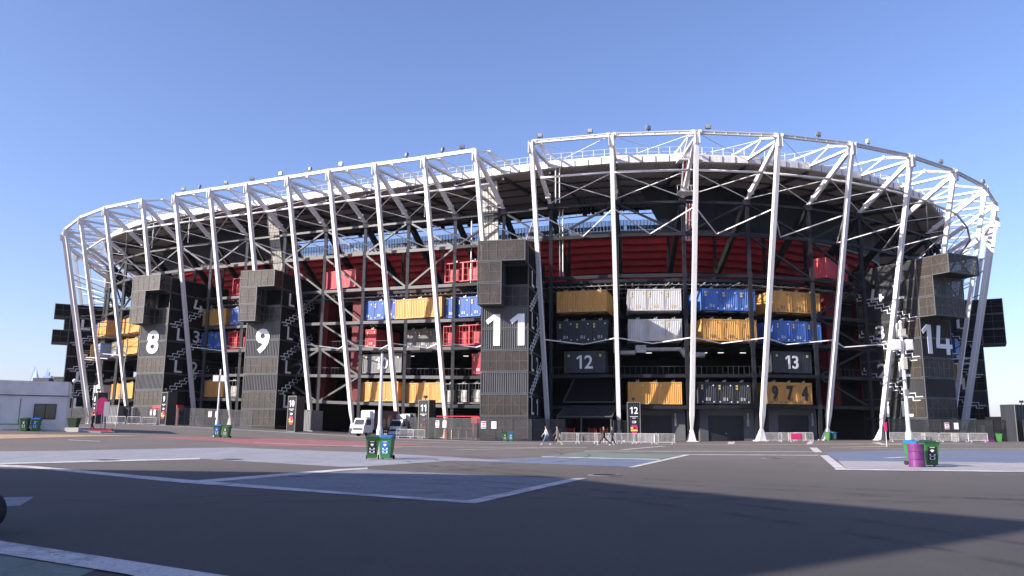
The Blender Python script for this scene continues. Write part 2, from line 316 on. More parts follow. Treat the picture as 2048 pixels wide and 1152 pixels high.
for k, (x, y, lab) in enumerate([(-17.5, 35.3, 'round iron manhole cover in the pale blue paint, nearer the left edge'), (-12.8, 37.2, 'round iron manhole cover in the pale blue paint, left of the bins'), (14.2, 44.2, 'round iron manhole cover in the open asphalt right of centre'), (3.1, 27.0, 'round iron manhole cover just at the edge of the big shadow')]):
    t = empty('manhole_cover', (x, y, gz(x, y)), 0, lab, 'manhole cover', 'manhole covers in the plaza')
    mb = MB(); mb.tube((0, 0, .0), (0, 0, .020), .55, 24); mb.build('surround', 'asphalt_far', t)
    mb = MB(); mb.tube((0, 0, .021), (0, 0, .026), .38, 24)
    for a in range(6): mb.box((-.3+a*.11, -.25, .026), (-.27+a*.11, .25, .030))
    mb.build('lid', 'dark', t)

# tyre marks swept across the near asphalt
M['tyremark'] = mat('tyre_mark', (.022, .020, .019), .7, 0, .1, 1, alpha=.35); _n = M['tyremark'].node_tree; _t = _n.nodes.new('ShaderNodeTexNoise'); _t.inputs['Scale'].default_value = .9; _t.inputs['Detail'].default_value = 8; _g = _n.nodes.new('ShaderNodeNewGeometry'); _m = _n.nodes.new('ShaderNodeMapRange'); _m.inputs[1].default_value = .42; _m.inputs[2].default_value = .7; _m.inputs[4].default_value = .55
L(_n, _g.outputs['Position'], _t.inputs[0]); L(_n, _t.outputs[0], _m.inputs[0]); L(_n, _m.outputs[0], _n.nodes['Principled BSDF'].inputs['Alpha'])
for k, (x, y, r, a0, a1) in enumerate([(-14, 6, 20, 5, 75), (-14, 6, 21.5, 5, 75), (22, 44, 26, 190, 262), (22, 44, 27.6, 190, 262), (4, -6, 24, 40, 120), (4, -6, 25.6, 40, 120), (-30, 50, 33, -50, 10), (-30, 50, 34.6, -50, 10), (30, 2, 20, 110, 190), (30, 2, 21.6, 110, 190)]):
    pts = [(x+math.cos(R(a0+(a1-a0)*t/16))*rr, y+math.sin(R(a0+(a1-a0)*t/16))*rr) for rr, ts in ((r, range(17)), (r+.2, range(16, -1, -1))) for t in ts]
    drape('tyre_mark', pts, 'tyremark', .026+.001*k)
# ---------------------------------------------------------------- stadium plan (metres)
RING = [(-104.8, 201.0), (-103.5, 190.5), (-101.0, 180.0), (-97.5, 170.0), (-93.0, 160.5), (-90.0, 156.2), (-82.2, 147.1), (-74.0, 140.2), (-64.9, 135.0), (-57.8, 131.7), (-50.4, 127.9), (-42.9, 123.9), (-35.0, 119.3), (-27.6, 115.0), (-20.0, 111.0), (-12.5, 107.3), (-5.1, 103.6), (2.4, 100.2), (12.6, 97.4), (23.3, 96.2), (34.2, 97.6), (45.0, 100.8), (55.1, 105.4), (64.4, 111.5), (73.4, 119.1), (80.0, 127.6), (86.3, 137.7), (90.6, 148.6), (93.6, 160.0), (95.4, 171.5), (96.0, 183.0)]
RING = [Vector(p) for p in RING]; U0, U1 = -4, len(RING)-5
NRM = []
for i in range(len(RING)):
    t = (RING[min(i+1, len(RING)-1)]-RING[max(i-1, 0)]).normalized(); NRM.append(Vector((t.y, -t.x)))
def off(u, s):
    u = u-U0; i = min(max(int(math.floor(u)), 0), len(RING)-2); f = u-i
    p = RING[i].lerp(RING[i+1], f); n = NRM[i].lerp(NRM[i+1], f).normalized(); return p-n*s
def at(u, s, z):
    q = off(u, s); b = off(u, 0); return Vector((q.x, q.y, z+rise(b.x)))
def nrm(u): return (off(u, 0)-off(u, 1)).normalized()
STO = Vector((0, 120, 0))
st = empty('stadium', STO, 0, 'huge black, red and white steel stadium wrapped in a ring of leaning white columns', 'stadium')
def sp(mb, name, m, **k): return mb.build(name, m, st, STO, **k)
Z0 = 38.5
I = range(U0, U1+1)
# leaning white columns, ring beam, struts, trusses
for i in I:
    b = at(i, 8, 0); T = at(i, 0, Z0); n = Vector((*nrm(i), 0)); b0 = Vector((b.x, b.y, gz(b.x, b.y)))
    d = (T-b0); zt = Vector((-n.y, n.x, 0))
    mb = MB()
    mb.bar(b0+d*.035, b0+d*.085, .26, .26, up=n, w2=.52, h2=.58); mb.bar(b0+d*.085, b0+d*.93, .52, .58, up=n)
    mb.bar(b0+d*.93, T+Vector((0, 0, .15)), .52, .58, up=n, w2=.4, h2=.85)
    for s_ in (-1, 1): mb.bar(T+zt*.28*s_+Vector((0, 0, .3)), T+zt*.28*s_-Vector((0, 0, 1.3)), .07, .9, up=n)
    c = sp(mb, 'column', 'whitecol', fix=True)
    mb = MB(); mb.bar(b0+Vector((0, 0, -.1)), b0+d*.04, 1.15, 1.15, up=n, w2=.35, h2=.35); mb.bar(b0+Vector((0, 0, -.1)), b0+Vector((0, 0, .1)), 1.5, 1.5, up=n)
    mb.build('pinned_base', 'white', c, STO, fix=True)
    N = at(i, 9, 32.6); dn = N-T
    mb = MB(); mb.bar(T+dn*.05-Vector((0, 0, .3)), T+dn*.16-Vector((0, 0, .1)), .3, .4, up=n, w2=.46, h2=.62); mb.bar(T+dn*.16-Vector((0, 0, .1)), T+dn*.86, .46, .62, up=n); mb.bar(T+dn*.86, N, .42, .5, up=n, w2=.25, h2=.42)
    mb.bar(T+dn*.84, T+dn*.86, .62, .8, up=n)
    for s_ in (-1, 1): mb.tube(T+dn*.975+zt*.2*s_, T+dn*.975+zt*.3*s_, .16, 8)
    sp(mb, 'strut', 'white', fix=True)
    Rn = at(i, 8, 38.25); P1 = at(i, 4, 39.8); P2 = at(i, 12, 40.3); P3 = at(i, 17, 40.0)
    mb = MB(); mb.bar(T-Vector((0, 0, .3)), Rn, .32, .44, up=n); mb.bar(T, P1, .25, .26, up=n); mb.bar(P1, P2, .22, .25, up=n); mb.bar(P2, P3, .22, .25, up=n); mb.bar(P1, Rn, .19, .22, up=n); mb.bar(P2, at(i, 12, 38.8), .2, .2, up=n)
    mb.tube(P1-zt*.3, P1+zt*.3, .25, 8); mb.tube(P2-zt*.25, P2+zt*.25, .18, 8)
    sp(mb, 'roof_truss', 'white', fix=True)
skipb = {4, 12}
for i in range(U0, U1):
    a, b = at(i, 0, Z0+.25), at(i+1, 0, Z0+.25)
    if i not in skipb:
        mb = MB(); d = (b-a)
        for z_, h_ in ((.19, .08), (-.19, .08), (0, .32)):
            mb.bar(a+Vector((0, 0, z_)), b+Vector((0, 0, z_)), .38 if h_ < .2 else .13, h_)
        for k in range(7): mb.bar(a+d*(k+.5)/7+Vector((0, 0, -.15)), a+d*(k+.5)/7+Vector((0, 0, .15)), .05, .36)
        for f_ in (.04, .96): mb.bar(a+d*f_-Vector((0, 0, .3)), a+d*f_+Vector((0, 0, .3)), .4, .5)
        sp(mb, 'ring_beam', 'white', fix=True)
    m0, m1 = at(i, 4.3, 35.2), at(i+1, 4.3, 35.2)
    if i != 12: sp(MB().tube(m0, m1, .17, 8), 'tie_beam', 'white', smooth=True)
    n0, n1 = at(i, 8.7, 32.8), at(i+1, 8.7, 32.8)
    mb = MB()
    if i != 12:
        for p, q in ((m0, n1), (m1, n0)): mb.tube(p, q, .065, 6)
        r0, r1 = at(i, 8, 38), at(i+1, 8, 38)
        if i > 11 or i < 3: mb.tube(a, r1, .045, 5); mb.tube(b, r0, .045, 5)
        if i < 12: mb.tube(m0, r1, .05, 5)
        sp(mb, 'bracing_rod', 'whiteroof')
# roof deck
US = [U0+k*.25 for k in range((U1-U0)*4+1)]
def strip(name, prof, m, us=US, fix=False, par=None):
    """prof: list of (inset, z); swept along the plan"""
    mb = MB(); k = len(prof)
    vs = [at(u, s, z) for u in us for s, z in prof]
    fs = [(i*k+j, (i+1)*k+j, (i+1)*k+j+1, i*k+j+1) for i in range(len(us)-1) for j in range(k-1)]
    mb.add(vs, fs); return mb.build(name, m, par or st, STO)
strip('roof_deck', [(8.4, 37.75), (8.3, 38.9), (20, 39.4), (31, 38.9), (31, 37.75), (20, 38.2), (8.4, 37.75)], 'roof')
strip('gutter', [(8.4, 37.7), (7.9, 37.7), (7.9, 38.5), (8.0, 38.5), (8.0, 38.75), (9.6, 38.95), (9.6, 38.8), (8.4, 38.7), (8.4, 37.7)], 'whiteroof')
mb = MB()
for k in range((U1-U0)*5): 
    u = U0+k/5; mb.bar(at(u, 7.86, 37.65), at(u, 7.86, 38.55), .07, .06)
sp(mb, 'gutter_bracket', 'mid')
mb = MB()
for k in range((U1-U0)*6+1):
    u = U0+k/6; mb.tube(at(u, 9, 38.9), at(u, 9, 40.15), .035, 4)
    if k < (U1-U0)*6:
        for z_ in (39.5, 40.15): mb.tube(at(u, 9, z_), at(u+1/6, 9, z_), .03, 4)
sp(mb, 'roof_guard_rail', 'white')
for s_ in (12, 16, 20, 24, 28):
    mb = MB()
    zz = 37.75+.45*(s_-8.4)/11.6 if s_ <= 20 else 38.2-.45*(s_-20)/11
    for k in range(len(US)-1): mb.bar(at(US[k], s_, zz-.15), at(US[k+1], s_, zz-.15), .22, .34)
    sp(mb, 'purlin', 'mid')
mb = MB()
for k in range((U1-U0)*22):
    u = U0+k/22
    if 10 < u < 17: 
        for a_, b_ in ((8.6, 20), (20, 30.8)):
            za = 37.66+.45*(a_-8.4)/11.6 if a_ < 20 else 38.11; zb = 38.11 if b_ == 20 else 37.67
            mb.bar(at(u, a_, za), at(u, b_, zb), .16, .12)
sp(mb, 'roof_ribs', 'roof')
for i in I:
    mb = MB().bar(at(i, 8.5, 37.3), at(i, 20, 37.7), .3, .5); mb.bar(at(i, 20, 37.7), at(i, 31, 37.3), .26, .45); sp(mb, 'roof_rafter', 'mid')
strip('inner_fascia', [(31, 37.3), (31.25, 37.3), (31.25, 39.1), (31, 39.1)], 'dark')
mb = MB()   # pale pipe hanging below the inner roof edge
for k in range(len(US)-1):
    if 5 < US[k] < 16: mb.tube(at(US[k], 27, 35.6), at(US[k+1], 27, 35.6), .09, 5)
for k in range(48):
    u = 5+k*.23; mb.bar(at(u, 27, 35.6), at(u, 27, 37.6), .06, .06)
sp(mb, 'sprinkler_main', 'redpipe')
mb = MB()
for k, u in enumerate((7.2, 8.1, 9.4, 10.1, 10.8, 11.3, 12.2, 13.1, 13.5, 14.4)):
    mb = MB(); c = at(u, 26, 35.9); mb.box((c.x-.35, c.y-.3, c.z-.4), (c.x+.35, c.y+.3, c.z+.3)); mb.bar(c, c+Vector((0, 0, 1.9)), .08)
    if k in (4, 7): 
        for dx in (-1, -.3, .4, 1.1): mb.box((c.x+dx, c.y-.2, c.z-.2), (c.x+dx+.5, c.y+.2, c.z+1.1))
    sp(mb, 'hung_speaker', 'black')
# far side of the ring, seen only through the gaps
far = [(-104.8, 201), (-104, 230), (-95, 262), (-75, 285), (-45, 297), (0, 300), (45, 296), (75, 280), (92, 250), (96, 215), (96, 183)]
cx_, cy_ = -4, 205
def fr(k, z): return [Vector((cx_+(x-cx_)*k, cy_+(y-cy_)*k, z)) for x, y in far]
o_, i_ = fr(.95, 39), fr(.68, 38.2); mb = MB()
mb.add(o_+i_+[v-Vector((0, 0, 1)) for v in o_]+[v-Vector((0, 0, 1)) for v in i_], [(j, j+1, 11+j+1, 11+j) for j in range(10)]+[(22+j, 22+j+1, 33+j+1, 33+j) for j in range(10)]+[(j, j+1, 22+j+1, 22+j) for j in range(10)])
sp(mb, 'far_roof', 'roof')
a_, b_ = fr(.9, 31), fr(.5, 4); mb = MB(); mb.add(a_+b_, [(j, j+1, 11+j+1, 11+j) for j in range(10)]); sp(mb, 'far_stand', 'dark')
# upper stand underside: red stepped steel
prof = []; s_, z_ = 19, 30.6
for k in range(11):
    prof += [(s_, z_), (s_+.25, z_-.62)]; s_ += 1.5; z_ -= .80
    prof += [(s_-.25, z_+.28)]
strip('stand_underside', prof, 'red', [U0+1+k*.25 for k in range((U1-U0-2)*4+1)])
strip('stand_rim', [(18.9, 30.4), (18.6, 30.4), (18.6, 30.75), (20.6, 30.75), (20.6, 30.4)], 'mid', [U0+1+k*.25 for k in range((U1-U0-2)*4+1)])
strip('seating_deck', [(20.6, 31.0), (30, 25.5), (42, 17), (54, 9), (60, 4)], 'dark', [U0+1+k*.5 for k in range((U1-U0-2)*2+1)])
for i in range(U0+1, U1-1):
    sp(MB().bar(at(i, 9, 32.3), at(i, 19, 23.5), .55, .9).bar(at(i, 19, 23.5), at(i, 36, 17), .5, .8).bar(at(i, 19, 30.4), at(i, 19, 22), .4, .4), 'raker', 'black')
mb = MB()
for k in range(int((15.2-6)*14)):
    u = 6+k/14; mb.bar(at(u, 18.7, 30.7), at(u, 18.7, 32.35), .07, .07)
for k in range(37):
    for z_ in (31.5, 32.35): mb.bar(at(6+k/4, 18.7, z_), at(6.25+k/4, 18.7, z_), .05, .05)
sp(mb, 'rim_fence', 'mid')
strip('rim_netting', [(18.75, 30.75), (18.75, 32.3)], 'lightmesh', [6+k*.25 for k in range(38)])
mb = MB(); mb.box((-.21, .0, .38), (.21, .42, .44)); mb.box((-.21, .38, .44), (.21, .45, .86)); mb.box((-.16, .44, .86), (.16, .45, .93)); mb.box((-.05, .15, 0), (.05, .25, .38))
seat0 = mb.build('seat', 'charcoal', st)
for k in range(98):
    u = 8.6+k*.0655
    if k % 17 == 16: continue
    p = at(u, 19.6, 30.75)-STO; n = nrm(u); s0 = seat0 if k == 0 else seat0.copy()
    if k: COL.objects.link(s0)
    s0.location = p; s0.rotation_euler = (0, 0, math.atan2(n.x, -n.y)+math.pi)
# dark cladding behind the rim, with the slanting edge
def clad(u0, u1, slant=None, ztop=37.6, zb=30.5, m='dark'):
    mb = MB(); n = int((u1-u0)*16)
    for k in range(n):
        a, b = u0+(u1-u0)*k/n, u0+(u1-u0)*(k+1)/n
        za = slant(a) if slant else (zb, ztop); zb_ = slant(b) if slant else (zb, ztop)
        o = .12 if k % 2 else 0
        mb.quad(at(a, 19.2+o, za[0]), at(b, 19.2+o, zb_[0]), at(b, 19.2+o, zb_[1]), at(a, 19.2+o, za[1]))
    for k in range(int((u1-u0)*4)):
        a, b = u0+k/4, u0+(k+1)/4; za = slant(a) if slant else (zb, ztop); zb_ = slant(b) if slant else (zb, ztop); mb.quad(at(a, 19.5, za[0]), at(b, 19.5, zb_[0]), at(b, 19.5, zb_[1]), at(a, 19.5, za[1]))
    sp(mb, 'rim_cladding', m)
clad(14.95, 25); clad(-3, 5.3)
clad(5.3, 6.3, slant=lambda u: (30.5, 37.6-4.6*ss((u-5.3))))
mb = MB(); mb.add([at(14.40, 19.2, 37.6), at(14.97, 19.2, 37.6), at(14.97, 19.2, 30.5), at(14.92, 19.2, 30.5)], [(0, 1, 2, 3)]); sp(mb, 'rim_cladding', 'dark')
# dark facade frame
LV = [4.4, 8.5, 12.7, 16.8, 22.0, 27.7]
for i in range(U0+1, U1):
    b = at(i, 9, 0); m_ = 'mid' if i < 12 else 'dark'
    mb = MB().bar(Vector((b.x, b.y, gz(b.x, b.y)-.2)), at(i, 9, 32.4), .45, .5)
    for z_ in LV: mb.bar(at(i, 9, z_-.3), at(i, 9, z_+.3), .62, .62)
    mb.bar(at(i, 9, 31.9), at(i, 9, 32.7), .9, .9)
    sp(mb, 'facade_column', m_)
for li, z_ in enumerate(LV+[32.2]):
    mb = MB()
    for i in range(U0+1, U1-1):
        if i in (0, 1, 2) and z_ < 15: continue
        if (i >= 12 or i in (1, 2, 4)) and z_ in (12.7, 16.8) and not i >= 17:
            if mb.v: sp(mb, 'perimeter_beam', ['mid', 'dark']); mb = MB()
            continue
        w_ = .45 if z_ < 30 else .35
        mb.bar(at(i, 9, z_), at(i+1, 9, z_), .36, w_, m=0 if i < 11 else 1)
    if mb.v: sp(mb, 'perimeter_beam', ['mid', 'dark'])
for i in range(U0+1, U1-1):
    if i % 2 == 0: pr = [((i, 32.2), (i+1, 27.7))]
    else: pr = [((i+1, 32.2), (i, 27.7))]
    if i in (7, 17): 
        for a, b in ((4.4, 8.5), (8.5, 12.7), (12.7, 16.8), (16.8, 22), (22, 27.7)): pr.append(((i+1, b), (i, a)) if LV.index(a) % 2 else ((i, b), (i+1, a)))
    if i in (8, 9) : pr += [((i, 16.8+5.2*(9-i)), (i+1, 16.8-8.3*(i-8)))] if i == 8 else []
    if i in (8,): pr += [((9, 12.7), (8, 16.8)), ((9, 8.5), (8, 12.7)), ((9, 8.5), (8, 4.4)), ((8, 27.7), (9, 22.))]
    if i in (16, 9): pr += [((i, 27.7), (i+1, 22.0))]
    if i in (10, 19, 2): pr += [((i+1, 27.7), (i, 22.0))]
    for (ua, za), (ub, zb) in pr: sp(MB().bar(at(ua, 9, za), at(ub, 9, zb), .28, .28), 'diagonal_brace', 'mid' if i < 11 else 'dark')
# V shaped ties from the white columns to the dark frame
for i in range(U0+1, U1-1):
    for zc, zb in ((29.6, 27.7), (13.2, 12.75)):
        if zc < 20 and i in (3, 4, 7, 12): continue
        f = 1-zc/38.5; mid = (at(i, 8.7, zb)+at(i+1, 8.7, zb))/2
        mb = MB()
        for k in (i, i+1): mb.bar(at(k, 8*f+.3, zc), mid, .13, .13)
        sp(mb, 'column_tie', 'white')
# floors, joists, back walls
for z_ in LV[:5]:
    sl_ = 9.4 if z_ in (4.4, 8.5) else 12.5
    strip('floor_slab', [(sl_, z_-.2), (sl_, z_+.22), (26, z_+.22), (26, z_-.2), (sl_, z_-.2)], 'black' if z_ < 20 else 'dark', [U0+1+k*.5 for k in range((U1-U0-3)*2+1)])
strip('back_wall', [(27, -.5), (27, 22)], 'black', [U0+1+k*.5 for k in range((U1-U0-3)*2+1)])
strip('back_wall', [(18, -.5), (18, 22)], 'black', [18.3+k*.5 for k in range(10)]); strip('back_wall', [(18, -.5), (18, 22)], 'black', [-1+k*.5 for k in range(9)])
mb = MB()
for k in range((U1-8)*9):
    u = 4+k/9; mb.bar(at(u, 12.6, 21.55), at(u, 25.5, 21.55), .1, .12, m=0)
for k in range(60):
    u = 5+k*.28; s_ = random.uniform(10, 13); mb.bar(at(u, s_, 21.3), at(u+random.uniform(-.1, .1), s_+random.uniform(3, 12), 21.2), .09, .09, m=random.choice((0, 1, 2)))
for s_ in (11, 14, 17.5, 22):
    for k in range(60): mb.bar(at(4+k*.3, s_, 21.1), at(4.3+k*.3, s_, 21.1), .07, .07, m=1)
sp(mb, 'ceiling_services', ['sheet', 'pipe', 'redpipe'])
for i in (9.6, 10.8, 14.05, 14.45, 15.45, 15.75, 16.15, 17.2, 5.5, 13.4):   # lit strips on the second level ceiling
    sp(MB().bar(at(i, 15, 12.1), at(i+.1, 15, 12.1), .1, .05), 'strip_light', 'tube')
mb = MB()
for z_ in (8.75, 13.0):
    for k in range(int(19*12)):
        u = 4+k/12
        if z_ > 10 and not 8 < u < 9.5: continue
        mb.bar(at(u, 10.2, z_), at(u, 10.2, z_+1.1), .04, .04)
        mb.bar(at(u, 10.2, z_+1.1), at(u+1/12, 10.2, z_+1.1), .05, .05)
sp(mb, 'concourse_railing', 'mid')
mb = MB()   # galvanised ducts between bays
for (ua, za, ub, zb, r) in ((13.95, 15.2, 13.95, 11.7, .33), (13.95, 11.7, 14.25, 11.7, .33), (14.35, 12.15, 14.95, 12.15, .28), (14.95, 12.2, 15.02, 11.2, .4), (15.02, 11.4, 15.3, 11.4, .38)):
    mb.tube(at(ua, 10.3, za), at(ub, 10.3, zb), r, 10)
c = at(14.33, 10.3, 12.2); mb.box((c.x-.7, c.y-.4, c.z-.5), (c.x+.7, c.y+.4, c.z+.5))
sp(mb, 'air_duct', 'pipe')
for u in (7.75, 8.6, 17.62, 18.6):   # red stair cores set back
    mb = MB(); a, b = at(u-.12, 12.5, 4.6), at(u+.12, 12.5, 4.6); n = Vector((*nrm(u), 0)); a.z = b.z
    for k in range(4):
        z0_ = 4.7+k*4.15; mb.bar(at(u, 13, z0_), at(u, 13, z0_+3.6), 2.0, 2.6, up=n)
    sp(mb, 'stair_core', 'reddark')
# access ladder and sheeted masts between the struts
def ladder_mast(u0, u1, s0, s1, z0, z1, name, m, fm):
    mb = MB(); P = [at(u0, s0, z0), at(u1, s0, z0), at(u1, s1, z1), at(u0, s1, z1)]
    mb.quad(*P)
    for p, q in ((P[0], P[3]), (P[1], P[2])): mb.bar(p, q, .16, .16, m=1)
    mid0, mid1 = (P[0]+P[1])/2, (P[2]+P[3])/2; mb.bar(mid0, mid1, .1, .1, m=1)
    for f_ in ((.2, .35, .65, .8) if m == 'sheet' else ()): mb.bar(P[0].lerp(P[1], f_), P[3].lerp(P[2], f_), .06, .06, m=1)
    n = int((z1-z0)/1.3)
    for k in range(n+1): mb.bar(P[0].lerp(P[3], k/n), P[1].lerp(P[2], k/n), .12, .1, m=1)
    sp(mb, name, [m, fm])
ladder_mast(6.33, 6.60, 12.5, 10, 27, 37.5, 'sheeted_mast', 'sheet', 'sframe')
ladder_mast(11.42, 11.82, 10.5, 9.6, 24.5, 37.5, 'sheeted_mast', 'sheet', 'sframe')
ladder_mast(14.98, 15.08, 8.8, 6.8, 33.2, 37.6, 'access_stair', 'redc', 'white')
ladder_mast(15.14, 15.24, 12.5, 11.5, 27.7, 33.2, 'access_stair', 'redc', 'white')
mb = MB(); a, b = at(14.9, 7.6, 33.1), at(15.2, 7.6, 33.1); mb.bar(a, b, 1.8, .15); 
for k in range(7): p = a.lerp(b, k/6); mb.bar(p, p+Vector((0, 0, 1.1)), .05)
mb.bar(a+Vector((0, 0, 1.1)), b+Vector((0, 0, 1.1)), .05)
a, b = at(14.9, 7, 37.4), at(15.25, 7, 37.4); mb.bar(a, b, 1.6, .15)
for k in range(9): p = a.lerp(b, k/8); mb.bar(p, p+Vector((0, 0, 1.2)), .06)
mb.bar(a+Vector((0, 0, 1.2)), b+Vector((0, 0, 1.2)), .06)
sp(mb, 'access_platform', 'white')
for u in (5.05, 13.1, 13.16, 10.4, 9.4, 16.45, 17.7, 4.3, 3.2):
    sp(MB().tube(at(u, 8.2, 32.6), at(u, 8.2, 37.8), .09, 6), 'downpipe', 'white')
for u in (13.12, 13.17, 11.3): sp(MB().tube(at(u, 9.6, 22.2), at(u, 9.6, 32), .09, 6), 'downpipe', 'pipe')
# cables at the far left and right between the columns
for z_ in (23.5, 21.3, 19, 16.8, 14.4):
    for rng in ((0, 3), (20, 23)):
        for i in range(*rng): 
            f = 8*(1-z_/38.5); sp(MB().tube(at(i, f+.3, z_), at(i+1, 9, z_-.2), .07, 5), 'column_tie', 'charcoal')
# ---------------------------------------------------------------- floodlights on the ring beam
def make_flood(loc, rz, label):
    t = empty('floodlight', loc, rz, label, 'floodlight', 'floodlights along the stadium ring', (.72, .72, .75))
    MB().box((-.06, -.06, 0), (.06, .06, .5)).box((-.5, -.05, .42), (.5, .05, .5)).box((-.5, -.05, .45), (-.44, .05, .95)).box((.44, -.05, .45), (.5, .05, .95)).build('bracket', 'mid', t)
    mb = MB(); mb.box((-.42, -.16, .5), (.42, .14, 1.2)); 
    for k in range(5): mb.box((-.4+k*.18, .14, .55), (-.36+k*.18, .3, 1.15))
    h = mb.build('lamp_head', 'lampface', t); MB().box((-.37, -.19, .55), (.37, -.165, 1.15)).build('lens', 'pipe', h); return t
FL = [(5.22, 'first beyond the missing ring beam on the left'), (5.69, 'left of the seventh column top'), (6.42, 'above the tower marked 9, to its left'), (7.11, 'directly above the tower marked 9'), (7.81, 'just right of the tower marked 9'), (8.53, 'midway between towers 9 and 11'), (9.25, 'above the small blue containers'), (10.64, 'above the long yellow container bay'), (11.36, 'left of the close pair by the beam gap'), (11.74, 'right of the close pair by the beam gap'), (13.11, 'on the beam end right of the gap'), (13.74, 'above the container marked 12'), (14.44, 'above the grey white containers'), (15.14, 'just right of the tallest column'), (16.54, 'squarely above the container marked 13'), (17.27, 'beside the column above the red box'), (18.7, 'on the sloping beam right of the roof'), (19.96, 'lowest one at the far right bend')]
f0 = None
for k, (u, lab) in enumerate(FL):
    n = nrm(u); rz = math.atan2(n.x, -n.y)+random.uniform(-.7, .7)*(0 if k in (14,) else 1); p = at(u, 0, 38.95); lab = 'grey floodlight on the white ring beam, '+lab
    if k == 0: f0 = make_flood(p, rz, lab)
    else: dup(f0, p, rz, lab)
# ---------------------------------------------------------------- shipping containers
def cont_mesh(col, style='end'):
    """one container end, 2.44 wide, 2.9 high, 6.06 deep, front at y=0 facing -y"""
    t = empty('shipping_container', (0, 0, 0)); w, h, d = 2.42, 2.9, 6.06; e = .09
    mb = MB()
    for x in (0, w-e):
        for y in (0, d-e): mb.box((x, y, 0), (x+e, y+e, h))
    for z in (0, h-.12):
        mb.box((e, 0, z), (w-e, .09, z+.12)); mb.box((e, d-.09, z), (w-e, d, z+.12)); mb.box((0, e, z), (.07, d-e, z+.12)); mb.box((w-.07, e, z), (w, d-e, z+.12))
    for x in (-.012, w-.15):
        for z in (-.012, h-.1): mb.box((x, -.02, z), (x+.162, .16, z+.112))
    mb.build('frame', col, t)
    mb = MB()
    if style == 'open':
        mb.quad((e, 2.2, .1), (w-e, 2.2, .1), (w-e, 2.2, h-.1), (e, 2.2, h-.1)); mb.quad((0.02, .1, .1), (.02, 2.2, .1), (.02, 2.2, h-.1), (.02, .1, h-.1)); mb.quad((w-.02, .1, .1), (w-.02, 2.2, .1), (w-.02, 2.2, h-.1), (w-.02, .1, h-.1)); mb.quad((0, 0.1, h-.05), (w, .1, h-.05), (w, d, h-.05), (0, d, h-.05)); mb.quad((0, .1, .06), (w, .1, .06), (w, d, .06), (0, d, .06))
        mb.build('inner_wall', 'redc' if col == 'redc' else 'charcoal', t)
        mb = MB()
        for k in range(1, 4): mb.box((k*w/4-.018, .03, .12), (k*w/4+.018, .06, h-.12))
        for k in range(1, 3): mb.box((.09, .03, k*h/3-.018), (w-.09, .06, k*h/3+.018))
        mb.build('grille', 'redc' if col == 'redc' else 'grid', t)
        mb = MB(); mb.box((.55, .5, .25), (1.75, 1.2, 1.9)); mb.box((.62, .47, .4), (1.1, .5, 1.75)); mb.box((1.18, .47, .4), (1.66, .5, 1.75))
        for k in range(9): mb.box((.6, .44, .42+k*.15), (1.7, .475, .47+k*.15))
        mb.build('chiller', 'redc' if col == 'redc' else 'pipe', t)
    else:
        nr = 9
        mb.corr((e, .045, .12), (w-2*e, 0, 0), (0, 0, h-.24), nr, .055, (0, -1, 0))
        mb.corr((.03, d-e, .12), (0, -(d-2*e), 0), (0, 0, h-.24), 22, .04, (-1, 0, 0)); mb.corr((w-.03, e, .12), (0, d-2*e, 0), (0, 0, h-.24), 22, .04, (1, 0, 0))
        mb.quad((0, 0.02, h-.04), (w, .02, h-.04), (w, d, h-.04), (0, d, h-.04)); mb.quad((0, .02, .05), (0, d, .05), (w, d, .05), (w, .02, .05)); mb.quad((w, d-.02, 0), (0, d-.02, 0), (0, d-.02, h), (w, d-.02, h))
        mb.build('corrugated_wall', col, t)
        lm = 'graphic' if col not in ('whitec', 'yellow', 'palec') else ('label_y' if col == 'whitec' else 'mid')
        mb = MB()
        if style == 'end':
            for z in (2.25, 1.9): mb.box((.35, -.022, z), (.62, -.008, z+.24), 0)
            for x, z in ((.42, .2), (2.0, .2), (1.95, 2.35)): mb.box((x, -.022, z), (x+.17, -.008, z+.16), 1)
            for k in range(4): mb.box((.95, -.022, .45+k*.11), (1.3, -.008, .49+k*.11), 1)
            for k in range(3): mb.box((1.45, -.022, .45+k*.13), (1.6, -.008, .53+k*.13), 1)
            mb.build('door_sticker', ['label_y', lm] if col != 'yellow' else ['yellow', lm], t)
            mb = MB()
            for x in (.16, 2.2): mb.tube((x, -.03, .15), (x, -.03, 2.75), .02, 5)
            mb.build('lock_rod', col if col != 'whitec' else 'pipe', t)
        elif style == 'plain':
            for x, z in ((.3, .2), (2.0, .2), (2.0, 2.4)): mb.box((x, -.022, z), (x+.13, -.008, z+.12))
            mb.build('door_sticker', 'graphic', t)
    mb = MB(); mb.box((1.1, .25, h), (1.32, .5, h+.22)); mb.box((1.42, .3, h), (1.55, .45, h+.34)); mb.tube((.4, .3, -.16), (2.1, .3, -.16), .035, 5); mb.tube((1.2, .3, -.16), (1.2, .3, .0), .035, 5)
    mb.build('roof_vent', 'pipe', t)
    return t
PROTO = {}
CN = {'yellow': 'yellow', 'bluec': 'blue', 'whitec': 'grey white', 'blackc': 'navy black', 'redc': 'bright red', 'greyc': 'dark grey', 'palec': 'pale blue'}
def ordn(k, n):
    return {1: ('',), 2: ('left of two', 'right of two'), 3: ('left of three', 'middle of three', 'right of three')}[n][k]
ROW = {4.8: 'bottom row', 9.0: 'second row', 13.2: 'third row', 17.3: 'top row', 22.6: 'upper ledge'}
